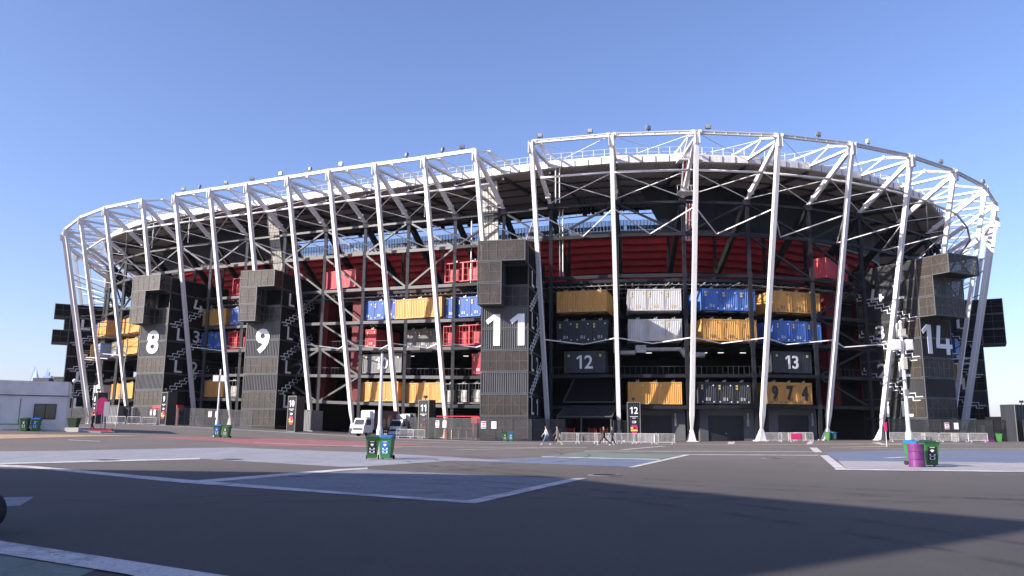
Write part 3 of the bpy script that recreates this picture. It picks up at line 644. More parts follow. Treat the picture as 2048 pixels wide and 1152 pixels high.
def conts(u0, u1, z, col, n, where, s=9.35, style='end', twist=0):
    A, B = at(u0, s, z), at(u1, s, z); B.z = A.z = (A.z+B.z)/2
    d = (B-A); rz = math.atan2(d.y, d.x)+twist; k_ = (col, style); sx = (d.length-.04*(n-1))/n/2.42
    for k in range(n):
        p = A+d*(k/n)
        lab = f"{CN[col]} container{' cage' if style == 'open' else ''}, {ordn(k, n)+', ' if n > 1 else ''}{ROW[z]}, {where}"
        if k_ not in PROTO:
            t = PROTO[k_] = cont_mesh(col, style); t.location = p; t.rotation_euler = (0, 0, rz); t.scale = (sx, 1, 1); tag(t, lab, 'container', 'shipping containers stacked in the facade')
        else: dup(PROTO[k_], p, rz, lab, 'shipping containers stacked in the facade', (sx, 1, 1))
W11, W12, W13, W9, W8 = 'right of the tower marked 11', 'second bay right of tower 11', 'above the middle garage door', 'right of tower 9', 'between towers 8 and 9'
conts(13.08, 13.84, 17.3, 'yellow', 3, 'straight above the 12 container', style='plain')
conts(13.08, 13.85, 13.2, 'blackc', 3, 'straight above the 12 container')
conts(14.15, 14.95, 17.3, 'whitec', 3, 'left of the tallest column')
conts(14.15, 14.95, 13.2, 'whitec', 3, 'left of the tallest column')
conts(14.13, 14.92, 4.8, 'yellow', 3, 'over the leftmost garage door', style='plain')
conts(15.27, 16.10, 17.3, 'bluec', 3, 'right of the tallest column')
conts(15.27, 16.10, 13.2, 'yellow', 3, 'right of the tallest column')
conts(15.17, 15.96, 4.8, 'blackc', 3, 'over the middle garage door')
conts(16.40, 17.17, 17.3, 'yellow', 3, 'above the 13 container')
conts(16.38, 17.16, 13.2, 'bluec', 3, 'straight above the 13 container')
conts(10.77, 11.53, 22.6, 'redc', 2, 'left of tower 11', style='open')
conts(10.78, 11.56, 17.3, 'bluec', 3, 'left of tower 11')
conts(10.77, 11.57, 13.2, 'redc', 3, 'left of tower 11', style='open')
conts(11.37, 11.6, 9.0, 'redc', 1, 'tight against the left of tower 11')
conts(10.79, 11.58, 4.8, 'greyc', 3, 'left of tower 11', style='open')
conts(9.78, 10.78, 17.3, 'yellow', 3, 'two bays left of tower 11', s=8.6, style='plain')
conts(8.95, 9.73, 17.3, 'bluec', 3, 'midway between towers 9 and 11')
conts(9.67, 10.43, 13.2, 'greyc', 3, 'set back midway between towers 9 and 11', s=13)
conts(9.94, 10.78, 4.8, 'yellow', 3, 'above the rear lorry', style='plain')
conts(8.94, 9.84, 4.8, 'yellow', 3, 'above the front lorry', style='plain')
conts(8.79, 9.05, 13.2, 'redc', 1, 'set back between the red stair cores', s=12)
conts(4.57, 5.48, 17.3, 'yellow', 3, W8, style='plain')
conts(5.61, 6.3, 17.3, 'bluec', 3, 'half hidden by tower 9')
conts(4.56, 5.47, 13.2, 'bluec', 3, W8)
conts(5.59, 6.3, 13.2, 'redc', 3, 'just left of tower 9', style='open')
conts(4.95, 5.56, 4.8, 'yellow', 2, W8, style='plain')
conts(5.62, 6.3, 4.8, 'greyc', 2, 'half hidden by tower 9', style='open')
conts(5.61, 6.1, 22.6, 'redc', 2, 'behind the left of tower 9', style='open')
conts(1.9, 2.75, 17.3, 'yellow', 2, 'just left of tower 8', s=9.5, style='plain')
conts(.95, 1.6, 17.3, 'yellow', 2, 'second from tower 8', s=7.5, style='plain')
conts(.2, .75, 17.3, 'bluec', 1, 'far left bend', s=7.5, style='plain')
conts(1.95, 2.75, 13.2, 'yellow', 2, 'just left of tower 8', s=9.5, style='plain')
conts(1.35, 1.85, 13.2, 'greyc', 1, 'left of tower 8', s=9.5)
conts(.55, 1.15, 13.2, 'palec', 1, 'far left bend', s=8)
conts(-.3, .35, 13.2, 'yellow', 1, 'outermost at the left bend', s=7, style='plain')
conts(1.6, 2.7, 4.8, 'yellow', 3, 'left of tower 8 above the fence', s=9.5, style='plain')
conts(.7, 1.3, 4.8, 'whitec', 1, 'at the left bend behind sign 8', s=8, style='plain')
conts(20.6, 21.2, 13.2, 'bluec', 1, 'right of the tower marked 14', s=7, style='plain')
conts(20.6, 21.2, 9.0, 'yellow', 1, 'low right of tower 14', s=7, style='plain')
# lettered boxes and the 9 7 4 trio
def lettered(u0, u1, z, col, txt, label, s=9.4, h=2.9, th=1.8, tcol='graphic', cxo=0):
    A, B = at(u0, s, z), at(u1, s, z); d = B-A; w = d.length
    t = empty('shipping_container', A, math.atan2(d.y, d.x), label, 'container', 'shipping containers stacked in the facade')
    mb = MB()
    for x in (0, w-.1):
        for y in (0, 2.34): mb.box((x, y, 0), (x+.1, y+.1, h))
    for zz in (0, h-.13): mb.box((.1, 0, zz), (w-.1, .1, zz+.13)); mb.box((.1, 2.34, zz), (w-.1, 2.44, zz+.13)); mb.box((0, .1, zz), (.1, 2.34, zz+.13)); mb.box((w-.1, .1, zz), (w, 2.34, zz+.13))
    for x in (-.01, w-.15):
        for zz in (-.01, h-.1): mb.box((x, -.02, zz), (x+.16, .15, zz+.11))
    mb.build('frame', col, t)
    mb = MB(); mb.corr((.1, .05, .13), (w-.2, 0, 0), (0, 0, h-.26), int(w/.27), .04, (0, -1, 0)); mb.corr((.03, 2.34, .13), (0, -2.24, 0), (0, 0, h-.26), 8, .04, (-1, 0, 0)); mb.corr((w-.03, .1, .13), (0, 2.24, 0), (0, 0, h-.26), 8, .04, (1, 0, 0)); mb.quad((0, 0, h-.04), (w, 0, h-.04), (w, 2.4, h-.04), (0, 2.4, h-.04)); mb.quad((0, 2.38, 0), (0, 2.38, h), (w, 2.38, h), (w, 2.38, 0))
    mb.build('corrugated_wall', col, t)
    text_mb(txt, th, .05, w/2+cxo, h/2).build('number', tcol, t)
    mb = MB()
    for x in (.5, w-.8): mb.box((x, -.02, h-.75), (x+.28, .0, h-.42))
    mb.build('door_sticker', 'label_y', t); return t
lettered(13.19, 13.80, 9.0, 'blackc', '12', 'dark corrugated container marked with a white 12 above the canopy')
lettered(16.33, 16.95, 9.0, 'blackc', '13', 'dark corrugated container marked with a white 13 above the 974 boxes', cxo=-.1)
lettered(8.95, 9.84, 9.0, 'greyc', '10', 'grey corrugated container marked with a white 10, partly behind a lamp post', s=10)
A, B = at(16.22, 9.35, 4.8), at(16.93, 9.35, 4.8); B.z = A.z; d = B-A; rz = math.atan2(d.y, d.x)
for k, ch in enumerate('974'):
    t = dup(PROTO[('yellow', 'end')], A+d*(k/3), rz, ('yellow container with a big black nine, left end of the painted trio', 'yellow container with a big black seven, middle of the painted trio', 'yellow container with a big black four, right end of the painted trio')[k], 'shipping containers stacked in the facade', ((d.length-.08)/3/2.42, 1, 1))
    text_mb(ch, 1.95, .05, 1.21, 1.5, xs=.82, bold=.035).build('number', 'binblack', t)
# red service boxes on the upper ledge
def redbox(u0, u1, s0, s1, label, m='redc'):
    A, B = at(u0, s0, 22.5), at(u1, s1, 22.5); B.z = A.z; d = B-A; w = d.length
    t = empty('shipping_container', A, math.atan2(d.y, d.x), label, 'container', 'shipping containers stacked in the facade')
    mb = MB()
    for x in (0, w-.1):
        for y in (0, 2.34): mb.box((x, y, 0), (x+.1, y+.1, 2.85))
    for zz in (0, 2.72): mb.box((.1, 0, zz), (w-.1, .1, zz+.13)); mb.box((0, .1, zz), (.1, 2.34, zz+.13)); mb.box((w-.1, .1, zz), (w, 2.34, zz+.13))
    mb.build('frame', m, t)
    mb = MB(); mb.corr((.1, .05, .13), (w-.2, 0, 0), (0, 0, 2.6), 22, .045, (0, -1, 0)); mb.corr((.03, 2.34, .13), (0, -2.24, 0), (0, 0, 2.6), 8, .045, (-1, 0, 0)); mb.corr((w-.03, .1, .13), (0, 2.24, 0), (0, 0, 2.6), 8, .045, (1, 0, 0)); mb.quad((0, 0, 2.8), (w, 0, 2.8), (w, 2.4, 2.8), (0, 2.4, 2.8)); mb.quad((0, 2.36, 0), (0, 2.36, 2.8), (w, 2.36, 2.8), (w, 2.36, 0)); mb.quad((0, 0, .05), (0, 2.4, .05), (w, 2.4, .05), (w, 0, .05))
    mb.build('corrugated_wall', m, t)
redbox(7.97, 8.73, 9.6, 9.6, 'bright red corrugated box on the upper ledge right of tower 9')
redbox(17.25, 17.95, 8.6, 11, 'bright red corrugated box on the upper ledge above the 13 container')
# ---------------------------------------------------------------- stair towers
def tower(num, fl, phi, e0, vis, label, w=6.1, D=14, boxes=None, graphics=True):
    """fl = front left corner; phi turns the front to the left; vis 'R'/'L' is the side with the stair graphics"""
    t = empty('stair_tower', (fl[0], fl[1], e0), -R(phi), label, 'stair tower', 'stair towers around the stadium')
    TH = 2.73; b0 = .3
    boxes = boxes or {9: [(0, w, 2.5)], 8: [(0, 3.1, 2.5)], 7: [(0, 3.1, 2.5)]}
    scr = {1: 1, 2: 1, 4: 1, 7: 1}
    MB().box((0, .1, -2.2), (w, D, b0)).build('plinth', 'charcoal', t)
    def frame(mb, x0, x1, y0, y1, z0, z1, f=.11):
        for x in (x0, x1-f):
            for y in (y0, y1-f): mb.box((x, y, z0), (x+f, y+f, z1))
        for z in (z0, z1-f):
            mb.box((x0+f, y0, z), (x1-f, y0+f, z+f)); mb.box((x0+f, y1-f, z), (x1-f, y1, z+f)); mb.box((x0, y0+f, z), (x0+f, y1-f, z+f)); mb.box((x1-f, y0+f, z), (x1, y1-f, z+f))
    def screen(par, a, b, z0, z1, nx, nrmv, m='screen', seed=0):
        """mesh screen between plan points a,b with mullions and a stair flight behind"""
        a, b = Vector((*a, z0)), Vector((*b, z0)); up = Vector((0, 0, z1-z0)); n = Vector((*nrmv, 0)); d = b-a
        mb = MB(); mb.quad(a, b, b+up, a+up); so_ = mb.build('mesh_screen', m if num else 'black', par)
        mb = MB()
        for k in range(1, nx): mb.bar(a+d*(k/nx)+n*.03, a+d*(k/nx)+n*.03+up, .035, .035)
        mb.bar(a+up*.5+n*.03, b+up*.5+n*.03, .035, .035)
        mb.build('mullion', 'grid', so_)
        mb = MB(); i_ = -n*.7
        for (f0, f1) in ((.5, .8), (.8, .5)) if seed % 2 else ((.15, .45), (.95, .55)):
            mb.bar(a+d*f0+i_+up*.05, a+d*f1+i_+up*.95, .1, .22)
        mb.build('stair_flight', 'grid', so_)
    for k in range(1, 10):
        z0, z1 = b0+TH*(k-1), b0+TH*k-.06; bx = boxes.get(k, [])
        mb = MB(); frame(mb, 0, w, 0, D, z0, z1)
        mod = mb.build('tower_module', 'sframe' if k > 0 else 'charcoal', t)
        mb = MB()
        mb.corr((w-.04, .11, z0+.11), (0, D-.22, 0), (0, 0, z1-z0-.2), 40, .05, (1, 0, 0)); mb.corr((.04, D-.11, z0+.11), (0, -(D-.22), 0), (0, 0, z1-z0-.2), 40, .05, (-1, 0, 0))
        mb.quad((0, .1, z0+.03), (w, .1, z0+.03), (w, D, z0+.03), (0, D, z0+.03)); mb.quad((0, .1, z1-.03), (w, .1, z1-.03), (w, D, z1-.03), (0, D, z1-.03)); mb.quad((w, D-.05, z0), (0, D-.05, z0), (0, D-.05, z1), (w, D-.05, z1))
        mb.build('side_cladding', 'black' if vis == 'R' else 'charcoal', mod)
        if k in (3, 5, 6): MB().corr((.11, .04, z0+.11), (w-.22, 0, 0), (0, 0, z1-z0-.2), 21, .1, (0, -1, 0)).build('front_cladding', 'ribgrey' if num != '14' else 'charcoal', mod)
        elif k in (8, 9): MB().corr((.11, .9, z0+.11), (w-.22, 0, 0), (0, 0, z1-z0-.2), 22, .06, (0, -1, 0)).build('front_cladding', 'black', mod)
        else: 
            screen(mod, (.11, .05), (w-.11, .05), z0+.1, z1-.1, 6, (0, -1), 'screendark' if k == 7 else 'screen', k)
            mb = MB(); mb.quad((.1, 2.4, z0), (w-.1, 2.4, z0), (w-.1, 2.4, z1), (.1, 2.4, z1)); mb.build('inner_wall', 'mid', mod)
        for (x0, x1, pr) in bx:
            mb = MB(); frame(mb, x0, x1, -pr, -.01, z0, z1, .12); bo = mb.build('projecting_box', 'sframe', t)
            screen(bo, (x0+.1, -pr+.04), (x1-.1, -pr+.04), z0+.1, z1-.1, max(2, int((x1-x0)/1.1)), (0, -1), 'screen', k)
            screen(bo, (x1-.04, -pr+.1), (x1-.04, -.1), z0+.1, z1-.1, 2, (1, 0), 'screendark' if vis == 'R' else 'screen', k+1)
            screen(bo, (x0+.04, -.1), (x0+.04, -pr+.1), z0+.1, z1-.1, 2, (-1, 0), 'screen', k)
            mb = MB(); mb.quad((x0, -pr+.05, z1-.04), (x1, -pr+.05, z1-.04), (x1, 0, z1-.04), (x0, 0, z1-.04)); mb.quad((x0, -pr+.05, z0+.04), (x0, 0, z0+.04), (x1, 0, z0+.04), (x1, -pr+.05, z0+.04)); mb.build('box_floor', 'charcoal', bo)
            if k > 6 and len(bx) == 1 and k != 7: MB().quad((x0+.1, .6, z0), (x1-.1, .6, z0), (x1-.1, .6, z1), (x0+.1, .6, z1)).build('inner_wall', 'mid', bo)
    if vis == 'L':   # windows beside the front corner
        for k in (2, 4, 6): screen(t, (-.02, 2.9), (-.02, .3), b0+TH*(k-1)+.15, b0+TH*k-.2, 2, (-1, 0), 'screen', k)
    if not graphics: return t
    if num: text_mb(num, 4.0, .06, w/2+.05, 13.75, xs=1.0, bold=.02, spacing=1.55 if num == '11' else 1.1).build('number', 'graphic', t)
    # lettering and stair outlines on the side
    def side_pt(dp, z, o=.05): return Vector((w+o, dp, z)) if vis == 'R' else Vector((-o, dp, z))
    for k in range(4):
        zt = 4.3+5.46*k
        for txt, c in (('L', 3.0), (str(k+1), 6.6)):
            if num == '8' and txt == 'L' and k in (0, 3): continue
            mb = text_mb(txt, 2.1, .03, 0, 0, xs=1.35)
            rot = Matrix(((0, -1, 0, 0), (1, 0, 0, 0), (0, 0, 1, 0), (0, 0, 0, 1))) if vis == 'R' else Matrix(((0, 1, 0, 0), (-1, 0, 0, 0), (0, 0, 1, 0), (0, 0, 0, 1)))
            for i, v in enumerate(mb.v): mb.v[i] = rot @ v + side_pt(c, zt)
            mb.build('level_sign', 'graphic', t)
        mb = MB(); z = 5.9+5.46*k; dp = .5; n = 9; dz, dd = 4.5/n, 9.3/n
        if k == 3: continue
        for o in (0, 1):
            zz, dd_ = z-o*.5, dp+o*.42
            for s_ in range(n):
                mb.bar(side_pt(dd_-.06, zz), side_pt(dd_+dd+.06, zz), .1, .1); mb.bar(side_pt(dd_+dd, zz), side_pt(dd_+dd, zz+dz+.0), .1, .1); zz += dz; dd_ += dd
        mb.build('stair_outline', 'graphic', t)
    return t
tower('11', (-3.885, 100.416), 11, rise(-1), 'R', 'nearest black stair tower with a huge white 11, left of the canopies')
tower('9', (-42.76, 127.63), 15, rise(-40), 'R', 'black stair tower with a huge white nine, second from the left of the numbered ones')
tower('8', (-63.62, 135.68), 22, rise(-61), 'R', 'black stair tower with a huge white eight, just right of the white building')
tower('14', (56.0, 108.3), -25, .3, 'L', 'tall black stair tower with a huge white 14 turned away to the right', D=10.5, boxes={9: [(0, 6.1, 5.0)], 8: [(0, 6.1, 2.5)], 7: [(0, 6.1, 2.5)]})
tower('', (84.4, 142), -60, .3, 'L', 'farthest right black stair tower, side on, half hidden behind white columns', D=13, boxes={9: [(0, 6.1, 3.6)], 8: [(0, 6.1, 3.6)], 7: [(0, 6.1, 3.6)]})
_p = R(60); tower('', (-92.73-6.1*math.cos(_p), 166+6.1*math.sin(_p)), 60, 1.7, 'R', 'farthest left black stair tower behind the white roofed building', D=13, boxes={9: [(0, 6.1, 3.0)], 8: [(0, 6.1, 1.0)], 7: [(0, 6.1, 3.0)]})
# ---------------------------------------------------------------- garages and canopies at the foot
def garage(u0, u1, d0, d1, label, s=10.9):
    A, B = at(u0, s, 0), at(u1, s, 0); A.z = B.z = gz(A.x, A.y); d = B-A; w = d.length; t = empty('garage', A, math.atan2(d.y, d.x), label, 'garage', 'garages along the foot of the stadium')
    a, b = w*d0, w*d1
    MB().box((0, 0, -.3), (a, .35, 4.4)).box((b, 0, -.3), (w, .35, 4.4)).box((a, 0, 3.4), (b, .35, 4.4)).box((0, .36, -.3), (w, 6, 4.35)).build('wall', 'wallgrey', t)
    mb = MB()
    for k in range(17): mb.box((a, .14-.02*(k % 2), k*.2), (b, .2, k*.2+.195))
    dr = mb.build('roller_door', 'charcoal', t); MB().box(((a+b)/2-.08, .08, 1.0), ((a+b)/2+.08, .14, 1.12)).build('handle', 'pipe', dr)
    MB().tube((b+w*.07, -.12, 2.1), (b+w*.07, -.12, 3.7), .1, 8).box((b+w*.07-.16, -.14, 2.0), (b+w*.07+.16, 0, 2.9)).build('wall_lamp', 'pipe', t)
garage(14.22, 14.99, .1, .74, 'grey garage with a black roller door behind the 12 sign')
garage(15.22, 16.09, .15, .8, 'grey garage with a black roller door left of the 974 boxes')
garage(16.32, 17.12, .19, .83, 'grey garage with a black roller door under the 974 boxes')
def canopy(P, label, m='charcoal'):
    c = sum((Vector(p) for p in P), Vector())/4; t = empty('canopy', c, 0, label, 'canopy', 'folded canopies beside tower 11'); a, b, c_, d = [Vector(p) for p in P]
    mb = MB(); n = (b-a).cross(d-a).normalized(); n = n if n.y < 0 else -n
    mb.corr(a, b-a, d-a, 22, .06, n); mb.quad(a+Vector((0, 0, -.12)), b+Vector((0, 0, -.12)), c_+Vector((0, 0, -.12)), d+Vector((0, 0, -.12))); mb.build('corrugated_panel', m, t, c)
    mb = MB()
    for p, q in ((a, b), (b, c_), (c_, d), (d, a)): mb.bar(p, q, .14, .14)
    mb.build('edge_frame', 'sframe', t, c)
canopy([at(13.17, 6, 3.1), at(13.92, 6, 3.1), at(13.95, 9.3, 4.5), at(13.22, 9.3, 4.5)], 'lower dark corrugated canopy over the open gateway right of tower 11')
canopy([at(13.15, 10.2, 5.1), at(13.92, 10.2, 5.1), at(13.96, 11.6, 8.6), at(13.3, 11.6, 8.6)], 'upper black corrugated canopy under the 12 container', 'black')
t = empty('gateway', at(13.2, 6.5, 0), 0, 'open black gateway beneath the corrugated canopy with red barriers inside', 'gateway'); o = at(13.2, 6.5, 0)
mb = MB()
for u in (13.17, 13.5, 13.9): mb.bar(at(u, 6.3, 0), at(u, 6.3, 3), .16, .16)
mb.bar(at(13.17, 6.3, 2.95), at(13.92, 6.3, 2.95), .2, .12); mb.build('portal_frame', 'sframe', t, o)
mb = MB(); mb.quad(at(13.1, 9, 0), at(14.0, 9, 0), at(14.0, 9, 3.2), at(13.1, 9, 3.2)); mb.build('inner_wall', 'black', t, o)
def gate_rail(u0, u1, label):
    t = empty('barrier', at(u0, 7.6, 0), 0, label, 'barrier', 'red slatted barriers in the gateway'); o = at(u0, 7.6, 0); mb = MB()
    for k in range(6): mb.bar(at(u0, 7.6, .3+k*.24), at(u1, 7.6, .3+k*.24), .05, .06)
    mb.build('slats', 'coner', t, o); MB().bar(at(u0, 7.6, 0), at(u0, 7.6, 1.7), .08).bar(at(u1, 7.6, 0), at(u1, 7.6, 1.7), .08).build('posts', 'coner', t, o)
gate_rail(13.26, 13.38, 'red slatted barrier inside the gateway, left one'); gate_rail(13.58, 13.66, 'red slatted barrier inside the gateway, left of the cone'); gate_rail(13.74, 13.84, 'red slatted barrier inside the gateway, right of the cone')
def cone(x, y, label, m='coner'):
    z = gz(x, y); t = empty('traffic_cone', (x, y, z), 0, label, 'traffic cone'); MB().box((-.22, -.22, 0), (.22, .22, .05)).build('base', m, t); MB().tube((0, 0, .05), (0, 0, 1.5), .26, 12, r2=.06).build('cone_body', m, t)
p = at(13.69, 7.0, 0); cone(p.x, p.y, 'tall red cone standing in the black gateway')
# ---------------------------------------------------------------- mesh fences
FN = 0
def fence(pts, h, label, signs=(), m='mesh', step=2.5):
    o = Vector((pts[0][0], pts[0][1], gz(*pts[0]))); t = empty('mesh_fence', o, 0, label, 'fence', 'mesh fences around the stadium foot')
    rail = MB(); net = MB(); acc = 0
    for a, b in zip(pts, pts[1:]):
        a, b = Vector(a), Vector(b); n = max(1, round((b-a).length/step))
        for k in range(n):
            p, q = a.lerp(b, k/n), a.lerp(b, (k+1)/n); P, Q = Vector((p.x, p.y, gz(*p))), Vector((q.x, q.y, gz(*q))); H = Vector((0, 0, h))
            pb = MB(); pb.bar(P, P+H, .09, .09); pb.build('post', 'mid', t, o)
            rail.bar(P+H, Q+H, .06, .06); rail.bar(P+H*.06, Q+H*.06, .05, .05); rail.bar(P+H*.55, Q+H*.55, .04, .04)
            for j in range(1, 12): rail.bar(P.lerp(Q, j/12)+H*.06, P.lerp(Q, j/12)+H, .014, .014)
            net.quad(P+H*.06, Q+H*.06, Q+H, P+H)
            if len(signs) and any(abs(acc+k-s) < .1 for s in signs):
                c = P.lerp(Q, .35); dd = (Q-P).normalized(); n_ = Vector((dd.y, -dd.x, 0))*.06
                for s_, mm in ((0, 'graphic'), (1.25, 'graphic')):
                    c2 = c+dd*s_+n_; MB().bar(c2+Vector((0, 0, h*.56)), c2+Vector((0, 0, h*.56+.85)), .6, .02, up=(n_.x, n_.y, 0)).build('notice', mm, t, o)
                    if s_ == 0:
                        c3 = c2+n_*.4; mb = MB(); mb.bar(c3+Vector((0, 0, h*.56+.08)), c3+Vector((0, 0, h*.56+.2)), .5, .015, up=(n_.x, n_.y, 0)); mb.bar(c3+Vector((0, 0, h*.56+.65)), c3+Vector((0, 0, h*.56+.8)), .5, .015, up=(n_.x, n_.y, 0)); mb.bar(c3+Vector((0, 0, h*.56+.38)), c3+Vector((0, 0, h*.56+.52)), .3, .012, up=(n_.x, n_.y, 0)); mb.build('red_print', 'magenta', t, o)
        acc += n
    rail.build('rails', 'mid', t, o); net.build('netting', m, t, o)
def fp(u, s): q = off(u, s); return (q.x, q.y)
fence([fp(-1.2, -3), fp(0, -3), fp(1.5, -3), fp(3, -3), fp(3.9, -4)], 2.6, 'grey mesh fence left of tower 8 behind the sign marked 8', (1, 7))
fence([fp(4.5, -3), fp(5.2, -3), fp(5.9, -4.5), fp(7.0, -5), fp(7.9, -3.4)], 2.6, 'grey mesh fence wrapping the foot of the tower marked 9', (2, 8))
fence([fp(10.9, -1.6), fp(11.6, -4), (-4, 96.5), (2.4, 95.5), (6.6, 98)], 2.6, 'grey mesh fence in front of the tower marked 11', (3, 6))
fence([fp(13.95, 4), (14.6, 103.3), (17, 103)], 2.6, 'short black mesh fence between the gateway and the 12 sign')
fence([fp(17.6, 3), fp(18.1, 2), fp(18.8, -3), fp(19.4, -6)], 2.8, 'black mesh fence below the stair outlines of tower 14', (3,), 'mesh')
fence([fp(19.4, -6), (66, 104), (78, 112)], 2.8, 'black mesh fence running off right past tower 14')
def screen_block(u0, u1, s, h, label, m='greyc'):
    A, B = Vector((*fp(u0, s), 0)), Vector((*fp(u1, s), 0)); A.z = B.z = gz(A.x, A.y); d = B-A; w = d.length
    t = empty('site_cabin', A, math.atan2(d.y, d.x), label, 'cabin'); mb = MB(); mb.corr((0, 0, 0), (w, 0, 0), (0, 0, h), int(w/.3), .06, (0, -1, 0)); mb.corr((w, 0, 0), (0, 2.4, 0), (0, 0, h), 8, .06, (1, 0, 0)); mb.corr((0, 2.4, 0), (0, -2.4, 0), (0, 0, h), 8, .06, (-1, 0, 0)); mb.quad((0, 0, h), (w, 0, h), (w, 2.4, h), (0, 2.4, h)); mb.quad((w, 2.4, 0), (0, 2.4, 0), (0, 2.4, h), (w, 2.4, h))
    mb.build('corrugated_wall', m, t); mb = MB(); mb.box((-.05, -.07, h), (w+.05, .02, h+.1)); mb.box((-.05, -.07, 0), (.04, .02, h)); mb.box((w-.04, -.07, 0), (w+.05, .02, h)); mb.build('frame', 'sframe', t)
screen_block(4.05, 4.5, -4, 2.9, 'grey corrugated cabin between the 9 sign and the fence')
screen_block(8.2, 8.75, 1, 2.9, 'grey corrugated cabin right of the 10 sign')
screen_block(10.4, 11.05, -1, 2.9, 'dark corrugated cabin behind the 11 sign')
screen_block(19.0, 19.8, -3.5, 3.3, 'long black cabin at the foot of the tower marked 14', 'black')
A = Vector((-8.3, 102.2, 0)); t = empty('red_gate', A, R(-14), 'thin red steel gate frame beside the grey fence of tower 11', 'gate frame')
MB().box((0, 0, 0), (.35, .3, 2.9)).build('post', 'redc', t); MB().box((-1.2, 0, 2.9), (4.4, .3, 3.02)).build('lintel', 'redc', t); MB().box((3.4, 0, 2.1), (4.8, .25, 2.88)).box((3.6, .05, 0), (3.75, .2, 2.1)).build('side_panel', 'redc', t)
A = at(5.6, -2.5, 0); A.z = gz(A.x, A.y); t = empty('red_counter', A, R(-29), 'red steel counter behind the fence left of tower 9', 'counter'); MB().box((-3.2, 0, 2.2), (2.6, 1.2, 3.1)).build('counter_top', 'redc', t)
for x in (-3.0, -.6, 2.2): MB().box((x, .3, 0), (x+.2, .6, 2.2)).build('leg', 'redc', t)
# ---------------------------------------------------------------- numbered sign pylons
def pylon(x, y, rz, num, label, h=4.9, w=1.6, d=1.5):
    z = gz(x, y); t = empty('sign_pylon', (x, y, z), rz, label, 'sign pylon', 'numbered sign pylons')
    mb = MB(); mb.corr((-w/2+.08, -.02, .05), (w-.16, 0, 0), (0, 0, h-.1), 6, .06, (0, -1, 0)); mb.quad((w/2, 0, 0), (w/2, d, 0), (w/2, d, h), (w/2, 0, h)); mb.quad((-w/2, d, 0), (-w/2, 0, 0), (-w/2, 0, h), (-w/2, d, h)); mb.quad((w/2, d, 0), (-w/2, d, 0), (-w/2, d, h), (w/2, d, h)); mb.quad((-w/2, 0, h), (w/2, 0, h), (w/2, d, h), (-w/2, d, h))
    mb.build('corrugated_body', 'blackc', t)
    mb = MB(); mb.box((-w/2-.02, -.07, 0), (-w/2+.08, .02, h)); mb.box((w/2-.08, -.07, 0), (w/2+.02, .02, h)); mb.box((-w/2+.08, -.07, h-.1), (w/2-.08, .02, h)); mb.box((-w/2+.08, -.07, 0), (w/2-.08, .02, .1)); mb.build('frame', 'grid', t)
    if num: xf(text_mb(num, .85, .03, 0, h-1.05, xs=.95), Matrix.Translation((0, -.085, 0))).build('number', 'graphic', t)
    if num:
        mb = MB(); mb.box((-.5, -.1, h-1.85), (.5, -.085, h-1.79)); mb.box((-.22, -.1, h-2.02), (.22, -.085, h-1.97)); mb.box((-.25, -.1, h-2.42), (.14, -.085, h-2.35)); mb.box((-.25, -.1, h-2.62), (.14, -.085, h-2.55)); mb.add([(.1, -.1, h-2.3), (.1, -.1, h-2.68), (.3, -.1, h-2.49)], [(0, 1, 2)]); mb.build('pictogram', 'graphic', t)
        mb = MB()
        for k, (a, b, c) in enumerate(((-.35, .35, 2.95), (-.45, -.1, 3.2), (.1, .45, 3.2), (-.42, .42, 3.5), (-.3, .3, 3.8))): mb.box((a, -.1, h-c-.12), (b, -.085, h-c+.1), k % 2)
        mb.build('crest_print', ['magenta', 'gold'], t)
    MB().box((-.04, .3, h), (.04, .38, h+.3)).box((-.2, .1, h+.25), (.16, .5, h+.55)).build('camera_unit', 'dark', t)
pylon(-65.6, 127, R(-42), '8', 'sign pylon marked 8, behind the pink and white totem')
pylon(-51.9, 120.5, R(-36), '9', 'sign pylon marked 9, in front of the black side of tower 8')
pylon(-30.3, 111.5, R(-32), '10', 'sign pylon marked 10, at the right foot of tower 9')
pylon(-11.2, 103.5, R(-28), '11', 'sign pylon marked 11, right of the two lorries')
pylon(15.4, 101.0, R(-4), '12', 'sign pylon marked 12, behind the long row of white barriers')
pylon(68.9, 108, R(24), '', 'blank ribbed sign pylon cut by the right edge of the view', 4.9, 4, 2)
